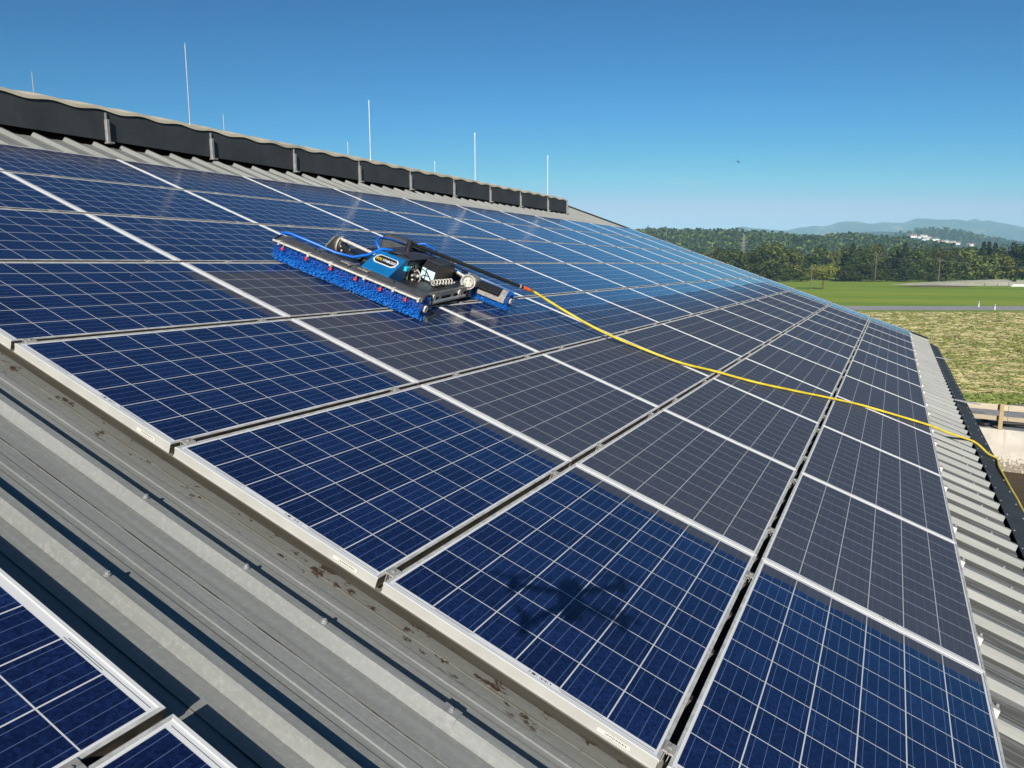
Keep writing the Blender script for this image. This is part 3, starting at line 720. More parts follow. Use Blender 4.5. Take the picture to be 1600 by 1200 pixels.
    # bent triangular arms with flanged drive motors
    def arm(a, b0, b1, zt, nm_):
        m = MB(); pr = [(b0, .10), (b0 - .02, .165), (b1 - .14, zt), (b1 - .10, zt), (b1 + .06, .12), (b1 + .06, .10)]
        m.prism(pr, a - .012, a); m.build(nm_, M['steel'], root)
        m = MB(); c = (b1 - .03, .170); m.ring((a + .005, c[0], c[1]), (1, 0, 0), .074, .064, .010, 24); m.build('motor_flange', M['white_metal'], root)
        m = MB(); m.cyl((a + .001, c[0], c[1]), (a + .030, c[0], c[1]), .055, .05, 18); m.cyl((a + .03, c[0], c[1]), (a + .06, c[0], c[1]), .028, .024, 12); m.build('drive_motor', M['dark_grey'], root)
        m = MB()
        for q in range(6):
            t = q * math.pi / 3; m.cyl((a + .03, c[0] + .043 * math.cos(t), c[1] + .043 * math.sin(t)), (a + .045, c[0] + .043 * math.cos(t), c[1] + .043 * math.sin(t)), .009, .008, 6)
        m.cyl((a + .06, c[0], c[1]), (a + .075, c[0], c[1]), .014, .012, 8)
        m.build('motor_bolts', M['white_metal'], root)
        m = MB(); m.tube([(a + .05, c[0] - .01, c[1] + .055), (a + .075, c[0] + .0, c[1] + .03), (a + .085, c[0] + .02, c[1] - .02), (a + .06, c[0] + .04, c[1] - .06)], .006, 6); m.build('motor_cable', M['white_metal'], root)
    arm(.14, .40, .62, .245, 'arm_plate'); arm(.84, .34, .60, .240, 'arm_plate')
    # white push rods
    m = MB(); m.cyl((.19, .50, .238), (.60, .48, .225), .013, .013, 10); m.build('push_rod', M['white_metal'], root)
    m = MB(); m.cyl((.80, 1.17, .232), (1.12, 1.13, .190), .013, .013, 10); m.build('push_rod', M['white_metal'], root)
    m = MB(); m.cyl((.935, 1.155, .2135), (.945, 1.154, .2122), .0142, .0142, 10); m.build('rod_band', M['blue_hose'], root)
    # blue motor cover with its badge
    m = MB(); cp = [(.17, .126), (.17, .150), (.185, .172), (.40, .288), (.425, .292), (.45, .28), (.455, .126)]
    m.prism(cp, .60, .85); bc = m.build('blue_cover', M['blue_cover'], root)
    p0 = Vector((0, .185, .172)); p1 = Vector((0, .40, .288)); yv = (p1 - p0).normalized(); nv_ = Vector((1, 0, 0)).cross(yv)
    BM = Matrix(((1, yv.x, nv_.x, .725), (0, yv.y, nv_.y, .318), (0, yv.z, nv_.z, .2445), (0, 0, 0, 1)))
    def octo(w, h, c): return [(-w, -h + c), (-w + c, -h), (w - c, -h), (w, -h + c), (w, h - c), (w - c, h), (-w + c, h), (-w, h - c)]
    for nm_, w, h, z0, z1, mt in (('badge_border', .100, .052, 0, .004, M['white']), ('badge_plate', .093, .045, .003, .0052, M['black'])):
        m = MB(); m.rings([[BM @ Vector((x, y, z)) for x, y in octo(w, h, .024)] for z in (z0, z1)]); m.build(nm_, mt, bc)
    for txt, x, mt in (('SOL', -.088, M['yellow_print']), ('YNBOSO', -.030, M['white'])):
        cu = bpy.data.curves.new('badge_lettering', 'FONT'); cu.body = txt; cu.size = .040; cu.extrude = .0006; cu.offset = .0006
        to = bpy.data.objects.new('badge_lettering', cu); col.objects.link(to)
        dg = bpy.context.evaluated_depsgraph_get(); me = bpy.data.meshes.new_from_object(to.evaluated_get(dg)); bpy.data.objects.remove(to)
        me.materials.clear(); me.materials.append(mt); me.transform(BM @ Matrix.Translation((x, -.014, .0058)) @ Matrix.Scale(.80, 4, (1, 0, 0))); link('badge_lettering', me, bc)
    m = MB()
    for a, b, z in ((.62, .17, .14), (.70, .17, .14), (.78, .17, .14), (.83, .17, .14)): m.cyl((a, b, z), (a, b - .008, z), .006, .006, 6)
    m.build('cover_screws', M['white_metal'], bc)
    # control box with aerial post, battery box with label
    m = MB(); m.bevbox((.585, .46, .126), (.845, .92, .285), .012); m.build('control_box', M['black'], root)
    m = MB(); m.bevbox((.575, .45, .2855), (.855, .93, .300), .006); m.build('box_lid', M['dark_grey'], root)
    m = MB(); m.cyl((.68, .74, .300), (.68, .74, .385), .027, .025, 16); m.cyl((.68, .74, .385), (.68, .74, .392), .022, .015, 16); m.build('swivel_post', M['black'], root)
    m = MB(); m.prism([(.70, .126), (.70, .235), (.76, .285), (1.02, .285), (1.05, .25), (1.05, .126)], .862, 1.00); m.build('battery_box', M['black'], root)
    m = MB(); m.bevbox((.855, .755, .2855), (1.005, 1.035, .292), .004); m.build('battery_lid', M['dark_grey'], root)
    m = MB(); m.box((.868, .6965, .145), (.905, .6995, .232)); m.box((.915, .6965, .140), (.990, .6995, .225)); m.build('label_sticker', M['label_cyan'], root)
    # coiled white cable
    pts = [];
    for i in range(90):
        t = i / 89; pts.append((1.045 + .020 * math.cos(t * 6.3 * 7), .56 + .42 * t, .165 - .015 * t + .022 * math.sin(t * 6.3 * 7)))
    m = MB(); m.tube(pts, .0065, 6); m.build('coiled_cable', M['white_metal'], root, smooth=True)
    m = MB()
    m.tube([(.66, .44, .29), (.72, .42, .315), (.80, .46, .32), (.86, .52, .28), (.87, .56, .22)], .006, 6)
    m.tube([(.86, .50, .20), (.90, .56, .25), (.95, .62, .22), (.98, .66, .16)], .005, 6)
    m.tube([(1.02, .66, .13), (1.06, .72, .15), (1.06, .80, .128)], .006, 6)
    m.build('cable', M['black'], root, smooth=True)
    m = MB(); m.bevbox((.845, .40, .21), (.875, .47, .245), .006); m.build('cyan_connector', simple('cyan_plug', (.02, .5, .7), .4), root)
    # rear brush hood
    rh = [(1.245, .075), (1.245, .118), (1.30, .182), (1.36, .186), (1.44, .135), (1.44, .130), (1.36, .181), (1.302, .177), (1.250, .116), (1.250, .075)]
    m = MB(); m.prism(rh, .56, .62); m.build('rear_hood', M['steel'], root)
    m = MB(); m.prism(rh, 1.19, 1.455); m.build('rear_hood', M['steel'], root)
    m = MB(); m.bevbox((.18, 1.17, .14), (.55, 1.42, .285), .03); m.build('rear_gear_box', M['grey_plate'], root)
    m = MB(); m.box((.60, 1.26, .126), (1.20, 1.40, .178)); m.build('rear_beam', M['dark_grey'], root)
    m = MB(); m.bevbox((1.05, 1.14, .135), (1.19, 1.30, .215), .02); m.build('rear_arm', M['steel'], root)
    m = MB(); m.ring((1.125, 1.13, .165), (.35, -.94, 0), .062, .050, .014, 24); m.ring((1.130, 1.115, .165), (.35, -.94, 0), .066, .058, .006, 24); m.build('motor_flange', M['white_metal'], root)
    m = MB(); m.cyl((1.128, 1.128, .165), (1.14, 1.10, .165), .048, .044, 18)
    for q in range(5):
        t = q * 1.257; c = Vector((1.14, 1.10, .165)) + Vector((.94, .35, 0)) * .032 * math.cos(t) + Vector((0, 0, .032 * math.sin(t)))
        m.cyl(c, c + Vector((.35, -.94, 0)) * .012, .008, .007, 6)
    m.build('rear_motor', M['white_metal'], root)
    m = MB(); m.prism([(1.19, .150), (1.26, .192), (1.42, .172), (1.42, .166), (1.26, .186), (1.19, .144)], 1.19, 1.40); m.build('rear_flap', M['black'], root)
    # blue hoses
    m = MB(); m.tube([(-.03, .0, .20), (-.045, .03, .215), (.0, .07, .222), (.15, .13, .208), (.35, .18, .190), (.48, .24, .195), (.55, .34, .235), (.60, .43, .30), (.68, .47, .315)], .0115, 8)
    m.build('blue_hose', M['blue_hose'], root, smooth=True)
    m = MB(); m.tube([(.58, .44, .29), (.50, .50, .325), (.46, .62, .345), (.48, .80, .33), (.55, .95, .30)], .010, 8); m.build('blue_hose', M['blue_hose'], root, smooth=True)
    m = MB(); m.tube([(.55, 1.05, .30), (.62, 1.15, .335), (.75, 1.10, .33), (.80, .95, .31)], .009, 8); m.build('blue_hose', M['blue_hose'], root, smooth=True)
    m = MB(); m.tube([(.20, .52, .20), (.30, .40, .185), (.45, .34, .175), (.60, .36, .18)], .02, 8); m.build('corrugated_hose', M['rubber'], root, smooth=True)
    # swivel boom
    m = MB(); m.cyl((.705, .76, .365), (1.42, 1.79, .170), .0165, .0165, 12); m.build('hose_boom', M['rubber'], root)
    m = MB(); m.cyl((.60, .80, .330), (1.05, 1.26, .215), .010, .010, 8); m.build('boom_stay', M['black'], root)
    m = MB(); m.cyl((1.395, 1.754, .1768), (1.402, 1.764, .1749), .019, .019, 12); m.build('boom_band', M['white_metal'], root)
    return root, RM
rob, RM = robot()
# yellow hose: from the boom over the panels and down past the gutter
e0 = RM @ Vector((1.42, 1.79, .170)); e1 = RM @ Vector((1.47, 1.862, .157)); e2 = RM @ Vector((1.50, 1.90, .15))
def catmull(P, n=8):
    out = []
    for i in range(len(P) - 1):
        a, b, c, d = P[max(i-1, 0)], P[i], P[i+1], P[min(i+2, len(P)-1)]
        for k in range(n):
            t = k / n; out.append(0.5 * ((2*b) + (c - a)*t + (2*a - 5*b + 4*c - d)*t*t + (3*b - a - 3*c + d)*t**3))
    out.append(P[-1]); return out
hp = [e2] + [rp(*q) for q in ((-2.38, 4.50, .125), (-2.03, 4.62, .065), (-1.67, 4.82, .022), (-1.32, 4.92, .020), (-1.04, 5.19, .018), (-0.58, 5.60, .015), (0.01, 6.28, .018),
     (0.37, 6.65, .015), (0.95, 7.00, .018), (1.18, 7.22, -.015), (1.47, 7.42, -.030), (1.66, 7.52, -.105), (1.770, 7.60, -.136))]
hp += [at(1563, 733, 7.45), at(1583, 770, 6.75), at(1604, 808, 6.12), at(1632, 860, 5.6)]
hp += [hp[-1] + Vector((.10, -.3, -1.2)), Vector((hp[-1].x + .3, hp[-1].y - .8, YZ + .3)), Vector((hp[-1].x + .7, hp[-1].y - 1.2, YZ + .015)), Vector((hp[-1].x + 3.0, hp[-1].y - 1.6, YZ + .015))]
hose = empty('yellow_hose', hp[4], label='yellow water hose trailing from the robot over the panels and gutter', cat='hose')
m = MB(); m.tube([p - hp[4] + Vector((noise.noise(p * 2.3), noise.noise(p * 2.3 + Vector((9, 0, 0))), 0)) * .012 for p in catmull(hp)], .0115, 10); m.build('hose_line', M['yellow'], hose, smooth=True)
m = MB(); m.tube([e0 - hp[4], e1 - hp[4]], [.019, .017], 10); m.build('orange_coupling', M['orange'], hose)
m = MB(); m.tube([e1 - hp[4], e1.lerp(e2, .5) - hp[4], e2 - hp[4]], [.014, .019, .013], 8); m.build('brass_fitting', M['brass'], hose)

# ------------------------------------------------------------------ drone, seen by its shadow
def drone():
    DM = Matrix.Translation(CAM) @ cam.rotation_euler.to_matrix().to_4x4()
    # level frame: x right, y forward, z up
    DL = Matrix(((RIGHT.x, DEP.x, 0, CAM.x), (RIGHT.y, DEP.y, 0, CAM.y), (0, 0, 1, CAM.z), (0, 0, 0, 1)))
    e = empty('camera_drone', mat=DL @ Matrix.Translation((-.040, -.122, .058)), label='small grey quadcopter drone hovering above the lower panels', cat='drone')
    gm_ = simple('drone_shell', (0.16, 0.16, 0.17), 0.45)
    m = MB(); pr = []
    for y, w, h, z in ((-.120, .022, .022, 0), (-.10, .040, .044, 0), (-.03, .046, .052, .002), (.06, .045, .050, .002), (.095, .042, .038, -.002)):
        pr.append([Vector((w * math.cos(t) , y, z + h * math.sin(t))) for t in [k * math.pi / 6 for k in range(12)]])
    m.rings(pr); m.build('body', gm_, e, smooth=True)
    m = MB(); m.bevbox((-.022, .062, -.075), (.022, .105, -.038), .006); m.build('gimbal_camera', M['black'], e)
    for sx in (-1, 1):
        for y0, y1, x1, z in ((.05, .085, .200, .012), (-.06, -.19, .170, -.005)):
            m = MB(); m.tube([(.035 * sx, y0, 0), (x1 * sx, y1, z)], [.013, .011], 8); m.cyl((x1 * sx, y1, z - .025), (x1 * sx, y1, z + .03), .019, .016, 12); m.build('arm', gm_, e)
            m = MB(); a = rnd.uniform(0, 3); d = Vector((math.cos(a), math.sin(a), 0)); tq = Vector((-d.y, d.x, 0)); c = Vector((x1 * sx, y1, z + .034))
            if y0 > 0: d = Vector((1, -.35, 0)).normalized(); tq = Vector((-d.y, d.x, 0))
            m.add([c - d*.125 - tq*.009, c - d*.04 - tq*.016, c + tq*.010, c + d*.04 + tq*.016, c + d*.125 + tq*.006, c + d*.05 - tq*.006, c - tq*.008, c - d*.05 + tq*.006], [(0, 1, 6, 7), (1, 2, 6), (2, 3, 5, 6), (3, 4, 5)])
            k_ = len(m.v); m.add([Vector(p) + Vector((0, 0, .0015)) for p in m.v[:k_]], [(7, 6, 1, 0), (6, 2, 1), (6, 5, 3, 2), (5, 4, 3)])
            m.build('propeller', M['black'], e, recalc=False)
    return e
drone()

# ------------------------------------------------------------------ wall, fence, shadow tube behind the eave
ang = math.atan2(WB.y - WA.y, WB.x - WA.x)
wall = empty('concrete_wall', mat=Matrix.Translation((WA.x, WA.y, YZ)) @ Matrix.Rotation(ang, 4, 'Z'), label='pale stained concrete retaining wall above the brown yard', cat='wall')
Lw = (WB - WA).length
m = MB(); m.bevbox((0, 0, -.1), (Lw, .22, 1.87), .02); m.build('wall_face', M['concrete_wall'], wall)
m = MB(); m.box((6.2, -17.5, -.1), (6.42, -.01, 1.865)); m.build('return_wall', M['concrete_wall'], wall)
post_x = (Vector(on_z(1562, 672, GZ).xy) - WA).length
fence = empty('timber_fence', mat=Matrix.Translation((WA.x, WA.y, GZ + .02)) @ Matrix.Rotation(ang, 4, 'Z'), label='timber fence with pale rails and yellow post on the wall', cat='fence')
for i in range(-4, 8):
    x = post_x + i * 2.55
    m = MB(); m.bevbox((x - .085, -.02, 0), (x + .085, .15, 1.16), .02); m.build('post', M['wood_post'], fence)
for j, (z0, z1) in enumerate(((.84, 1.10), (.38, .58))):
    for i in range(-4, 7):
        x = post_x + i * 2.55 + .25
        m = MB(); m.box((x + .01, .151, z0), (x + 2.54, .20, z1)); m.build('rail', M['wood_pale'] if j == 0 else M['wood_rail'], fence)
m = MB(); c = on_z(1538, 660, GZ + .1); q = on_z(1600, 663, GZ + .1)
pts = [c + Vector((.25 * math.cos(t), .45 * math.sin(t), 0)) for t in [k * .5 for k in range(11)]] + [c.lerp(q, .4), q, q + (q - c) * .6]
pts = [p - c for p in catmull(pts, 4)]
m.tube(pts, .095, 8); o = m.build('gravel_shadow_tube', M['rubber'], smooth=True); o.location = c  # tube added in place of a shadow lying across the gravel
tag(o, 'black tube standing in for a shadow on grey gravel behind the wall', 'shadow stand-in')

# ------------------------------------------------------------------ trees
def rand_dir(r):
    z = r.uniform(-1, 1); t = r.uniform(0, 2 * math.pi); q = math.sqrt(1 - z*z); return Vector((q*math.cos(t), q*math.sin(t), z))
def leaf_quad(mb, p, s, r, nrm=None):
    n = (rand_dir(r) if nrm is None else (nrm + rand_dir(r) * .8)).normalized()
    a = n.cross(rand_dir(r)).normalized(); b = n.cross(a)
    s1 = s * r.uniform(.6, 1.2); s2 = s * r.uniform(.4, .9)
    mb.add([p - a*s1, p - b*s2*.8, p + a*s1, p + b*s2], [(0, 1, 2, 3)])
def broad_mesh(seed, n, leaf, trunk_h=.22, spread=.5, lobes=9, low=.12):
    r = random.Random(seed); cr = MB(); L = []
    for i in range(lobes):                                  # unit-height tree: crown between low and 1
        t = r.uniform(0, 2 * math.pi); h = r.uniform(low + .16, .86); wd = spread * math.sqrt(max(.05, 1 - ((h - .5) / .55) ** 2)) * .62
        L.append((Vector((math.cos(t) * wd * r.uniform(.3, 1), math.sin(t) * wd * r.uniform(.3, 1), h)), r.uniform(.13, .23)))
    L.append((Vector((0, 0, .84)), .16))
    for i in range(n):
        c, rad = L[i % len(L)]; d = rand_dir(r); q = c + Vector((d.x * spread / .5, d.y * spread / .5, d.z)) * rad * (r.random() ** .35)
        if q.z < low: continue
        leaf_quad(cr, q, leaf, r, d)
    tr = MB(); tr.tube([(0, 0, -.02), (.005, 0, trunk_h), (0, .01, .5), (.01, 0, .75)], [.028, .022, .013, .004], 7)
    for c, rad in L[:6]:
        tr.tube([(0, 0, r.uniform(trunk_h * .8, .45)), tuple(c * .6 + Vector((0, 0, c.z * .25))), tuple(c)], [.012, .008, .003], 5)
    return tr, cr
def conifer_mesh(seed, n, leaf):
    r = random.Random(seed); cr = MB()
    for i in range(n):
        h = r.random() ** .8; z = .08 + .92 * h; rad = .21 * (1 - h) ** .85 + .012; t = r.uniform(0, 2 * math.pi)
        layer = 0.75 + .25 * math.sin(z * 70 + r.uniform(-.5, .5)); q = rad * layer * r.uniform(.45, 1.0)
        p = Vector((math.cos(t) * q, math.sin(t) * q, z - q * .35)); leaf_quad(cr, p, leaf, r, Vector((math.cos(t), math.sin(t), .5)))
    tr = MB(); tr.tube([(0, 0, -.02), (0, 0, .5), (0, 0, .98)], [.02, .012, .002], 7)
    for k in range(8):
        t = k * 2.4; z = .1 + .09 * k; q = .2 * (1 - z); tr.tube([(0, 0, z), (math.cos(t) * q, math.sin(t) * q, z - .03)], [.006, .002], 4)
    return tr, cr
def pair(ms, leafm): return ms[0].mesh('trunk', M['bark']), ms[1].mesh('crown', leafm)
VAR = {
 'b0': [broad_mesh(s, 1900, .036, spread=.42, lobes=14, low=.05) for s in (11, 12, 13)],
 'bush': [broad_mesh(s, 1500, .050, trunk_h=.08, spread=.62, lobes=10, low=.0) for s in (21, 22)],
 'slim': [broad_mesh(s, 1500, .032, spread=.26, lobes=11, low=.06) for s in (31, 32)],
 'con': [conifer_mesh(s, 1700, .034) for s in (41, 42)],
 'lone': [broad_mesh(51, 5000, .028, trunk_h=.26, spread=.64, lobes=14, low=.24)],
}
cache = {}
def tree_data(kind, i, leafm):
    key = (kind, i % len(VAR[kind]), leafm)
    if key not in cache: cache[key] = pair(VAR[kind][key[1]], M[leafm])
    return cache[key]
words = {'b0': 'broad', 'bush': 'low rounded', 'slim': 'slender', 'con': 'pointed conifer', 'lone': 'lone'}
tone = {'leaf_pale': 'pale olive', 'leaf': 'green', 'leaf_dark': 'dark green', 'leaf_con': 'blackish green', 'leaf_light': 'yellow green', 'leaf_rust': 'rust tinged', 'leaf_olive': 'olive'}
seen = {}
def ordn(i):
    return ords[i] if i < len(ords) else 'number ' + str(i + 1)
def tree(x, ytop, d, wpx, kind, leafm, i, label, group=None, name=None):
    b = at(x, 430, d); b.z = GZ - .05; top = at(x, ytop, d).z; h = top - GZ
    spread = {'b0': .84, 'bush': 1.25, 'slim': .55, 'con': .44, 'lone': 1.2}[kind]
    w = wpx / FPX * d / (spread * h)
    e = empty(name or ('bush' if kind == 'bush' else 'conifer_tree' if kind == 'con' else 'tree'), b, label=label, cat='bush' if kind == 'bush' else 'tree', group=group)
    e.scale = (h * w, h * w, h); e.rotation_euler = (0, 0, rnd.uniform(0, 6.28))
    tm, lm = tree_data(kind, i, leafm); link('trunk', tm, e); link('crown', lm, e)
TL = [ # x, top, depth, width px, kind, leaf
 (1093, 392, 430, 40, 'b0', 'leaf'), (1118, 384, 360, 40, 'b0', 'leaf_olive'), (1140, 387, 350, 40, 'b0', 'leaf'), (1158, 394, 345, 34, 'b0', 'leaf_olive'), (1172, 392, 340, 34, 'b0', 'leaf'), (1188, 384, 335, 36, 'b0', 'leaf_dark'),
 (1203, 379, 330, 34, 'b0', 'leaf_olive'), (1219, 382, 335, 36, 'b0', 'leaf'), (1236, 387, 330, 34, 'b0', 'leaf_olive'), (1251, 398, 345, 30, 'b0', 'leaf'), (1264, 396, 350, 30, 'b0', 'leaf_dark'),
 (1276, 382, 345, 28, 'slim', 'leaf'), (1292, 394, 360, 30, 'b0', 'leaf_olive'), (1306, 398, 360, 28, 'b0', 'leaf_light'), (1318, 384, 335, 30, 'b0', 'leaf_olive'), (1330, 381, 322, 26, 'con', 'leaf_con'),
 (1342, 384, 330, 34, 'b0', 'leaf_dark'), (1356, 382, 335, 30, 'b0', 'leaf'), (1372, 380, 360, 26, 'slim', 'leaf_olive'), (1396, 384, 340, 38, 'b0', 'leaf_dark'), (1411, 380, 330, 26, 'con', 'leaf_con'),
 (1424, 388, 335, 36, 'b0', 'leaf'), (1442, 386, 345, 34, 'b0', 'leaf'), (1458, 384, 350, 30, 'b0', 'leaf_dark'), (1472, 390, 340, 30, 'b0', 'leaf_olive'), (1488, 386, 345, 36, 'b0', 'leaf_dark'), (1504, 384, 350, 26, 'b0', 'leaf_light'),
 (1520, 386, 350, 34, 'b0', 'leaf'), (1533, 378, 345, 22, 'con', 'leaf_con'), (1541, 378, 350, 22, 'con', 'leaf_con'), (1551, 380, 345, 24, 'con', 'leaf_con'), (1562, 384, 350, 26, 'b0', 'leaf_light'), (1580, 378, 345, 34, 'b0', 'leaf_dark'), (1598, 382, 335, 40, 'b0', 'leaf_dark'), (1618, 378, 335, 40, 'b0', 'leaf'),
 # second rank filling below
 (1200, 410, 322, 46, 'bush', 'leaf_dark'), (1228, 418, 318, 40, 'bush', 'leaf'), (1252, 424, 316, 34, 'bush', 'leaf'), (1322, 414, 318, 44, 'bush', 'leaf_dark'), (1346, 412, 318, 44, 'bush', 'leaf_dark'), (1369, 425, 315, 30, 'bush', 'leaf'), (1386, 420, 318, 30, 'bush', 'leaf_dark'),
 (1414, 418, 314, 46, 'bush', 'leaf_con'), (1452, 425, 314, 38, 'bush', 'leaf'), (1478, 404, 322, 40, 'bush', 'leaf_dark'), (1502, 408, 320, 40, 'bush', 'leaf'), (1536, 398, 316, 50, 'bush', 'leaf_olive'), (1566, 400, 316, 52, 'bush', 'leaf_light'), (1598, 405, 312, 44, 'bush', 'leaf_con'),
]
order = sorted(range(len(TL)), key=lambda i: TL[i][0])
rank = {}
cnt = {}
for i in order:
    k_ = (TL[i][4], TL[i][5]); rank[i] = cnt.get(k_, 0); cnt[k_] = cnt.get(k_, 0) + 1
for i, (x, yt, d, w, kd, lf) in enumerate(TL):
    nm_ = words[kd] + ' ' + tone[lf]
    thing_ = 'bush' if kd == 'bush' else 'tree'
    what = 'hedge beyond the meadow' if kd == 'bush' else 'row beyond the meadow'
    tree(x, yt, d, w * 1.4, kd, lf, i, f'{nm_} {thing_} in the {what}, {ordn(rank[i])} such from left', 'trees beyond the meadow')
pz = on_z(1287, 452)
tree(1287, 414.5, (pz - CAM).dot(DEP), 58, 'lone', 'leaf_pale', 0, 'lone round crowned tree standing in the meadow beside a pole', name='meadow_tree')
tree(1586, 428, 262, 9, 'slim', 'leaf_con', 1, 'small bare looking dark tree stump in pale dry grass', name='stump_tree')
for i, (x, yt) in enumerate(((1009, 354), (1041, 358), (1028, 361))):
    tree(x, yt, 950, 10, 'b0', 'leaf_dark', i, 'dark treetop on the hill skyline, ' + ('leftmost', 'rightmost', 'middle')[i] + ' of three', 'treetops on the skyline')

# ------------------------------------------------------------------ hills, woodland, mountains
def ridge(name, pts, d, depth, m, res=5, bump=0.0, seed=0, base=None, nd=10, label=None):
    """a real hill: crest from (pixel x, pixel y) points at depth d, falling off over depth metres on both sides"""
    pts = sorted(pts); cols_ = []
    xs = []; x = pts[0][0]
    while x <= pts[-1][0]: xs.append(x); x += res
    vs = []; fs = []; nj = 2 * nd + 1
    for i, x in enumerate(xs):
        for a, b in zip(pts[:-1], pts[1:]):
            if a[0] <= x <= b[0]: t = (x - a[0]) / max(1e-6, b[0] - a[0]); t = t*t*(3 - 2*t) if False else t; y = a[1] + (b[1] - a[1]) * t; break
        top = at(x, y, d); h = top.z - GZ
        for j in range(nj):
            s_ = (j - nd) / nd; p = top + DEP * (s_ * depth); f = math.cos(s_ * math.pi / 2) ** 1.2 if abs(s_) < 1 else 0
            nzv = noise.fractal(Vector((p.x, p.y, seed * 31.0)) * (3.0 / depth), 1.0, 2.0, 4) * bump * h * f * (0.25 if j == nd else 1)
            vs.append(Vector((p.x, p.y, GZ - 2 + (h + 2) * f + nzv)))
    for i in range(len(xs) - 1):
        for j in range(nj - 1): a = i*nj + j; fs.append((a, a + nj, a + nj + 1, a + 1))
    g = MB(); g.add(vs, fs); o = g.build(name, m, smooth=True); o['kind'] = 'structure'; return o, vs, len(xs), nj
M['hill'] = ground_mat('wooded_hill_floor', [(0.35, (0.022, 0.034, 0.014)), (0.65, (0.05, 0.062, 0.024))], 0.02, 0.1)
M['mount'] = ground_mat('mountain_forest', [(0.44, (0.016, 0.026, 0.018)), (0.53, (0.050, 0.056, 0.036)), (0.60, (0.20, 0.17, 0.11))], 0.0035, 0.02, stretch=(1, .5, 1))
hill_pts = [(930, 384), (975, 378), (1005, 375), (1060, 376), (1130, 376), (1150, 379), (1172, 380), (1200, 385), (1225, 388), (1255, 387), (1275, 385), (1300, 384), (1318, 387), (1335, 393), (1350, 404), (1365, 414)]
hl, hv, hn, hj = ridge('wooded_hill', hill_pts, 1100, 420, M['hill'], res=6, bump=.10, seed=1)
def woodland(name, verts, n_i, n_j, count, hmin, hmax, leaf, mats, seed, label, j0, j1, size=1.0):
    r = random.Random(seed); mb = MB()
    for k in range(count):
        i = r.uniform(0, n_i - 1.001); j = r.uniform(j0, j1)
        i0, jj = int(i), int(j); a = verts[i0 * n_j + jj]; b = verts[(i0 + 1) * n_j + jj]; c = verts[i0 * n_j + jj + 1]
        p = a + (b - a) * (i - i0) + (c - a) * (j - jj)
        h = r.uniform(hmin, hmax); con = r.random() < .3; w = h * (.22 if con else r.uniform(.30, .46)); mb.cur = r.choice(range(len(mats)))
        for q in range(leaf):
            if con:
                t = r.random(); d = rand_dir(r); pp = p + Vector((d.x * w * (1 - t), d.y * w * (1 - t), h * (.1 + .9 * t)))
            else:
                d = rand_dir(r); pp = p + Vector((d.x * w, d.y * w, h * .58 + d.z * h * .42)) * 1.0
            leaf_quad(mb, pp, h * .17 * size, r, Vector((d.x, d.y, abs(d.z) + .2)))
    o = mb.build(name, mats, recalc=False); tag(o, label, 'woodland', kind='stuff'); return o
woodland('woodland', hv, hn, hj, 3400, 9, 17, 26, [M['leaf_dark'], M['leaf_dark'], M['leaf_con'], M['leaf_dark'], M['leaf']], 5, 'dense dark green woodland covering the long hill', 1.0, 12.5)
h2, v2, n2, j2 = ridge('blue_hill', [(1285, 392), (1310, 378), (1330, 368), (1350, 362), (1375, 361), (1395, 364), (1420, 374), (1445, 386)], 3300, 500, M['mount'], res=4, bump=.06, seed=3)
h3, v3, n3, j3 = ridge('village_hill', [(1345, 392), (1370, 384), (1400, 374), (1425, 367.5), (1452, 366.5), (1478, 371), (1500, 378), (1525, 383), (1560, 388), (1610, 392), (1680, 392)], 2300, 500, M['hill'], res=4, bump=.05, seed=4)
woodland('hill_woods', v3, n3, j3, 1500, 12, 22, 12, [M['leaf'], M['leaf_dark'], M['leaf_con']], 8, 'hazy woodland around the white houses on the far hill', 2.0, 10.5, 1.6)
h5, v5, n5, j5 = ridge('meadow_hill', [(1370, 400), (1390, 391), (1405, 386), (1420, 385), (1435, 392), (1448, 402)], 1500, 220, ground_mat('hill_pasture', [(0.35, (0.10, 0.11, 0.04)), (0.65, (0.20, 0.17, 0.09))], 0.01, 0.1), res=3, bump=.03, seed=6)
ridge('mountains', [(1040, 376), (1100, 366), (1135, 360), (1150, 358.5), (1172, 359), (1205, 361), (1240, 361), (1258, 356), (1285, 354.5), (1300, 351), (1318, 347.3), (1330, 347), (1345, 350.5), (1362, 351.5), (1385, 350.5), (1405, 349), (1420, 345.5), (1436, 343.2), (1455, 344.5), (1480, 345), (1495, 349), (1508, 350.5), (1520, 349.5), (1532, 347.8), (1548, 349.5), (1565, 354.5), (1585, 357.8), (1640, 362), (1720, 368)], 6200, 1300, M['mount'], res=5, bump=.13, seed=2, nd=14)
ridge('far_mountains', [(1060, 372), (1120, 361), (1145, 359), (1180, 357.8), (1215, 359), (1240, 361.5), (1300, 368)], 7600, 500, M['mount'], res=5, bump=.05, seed=9)

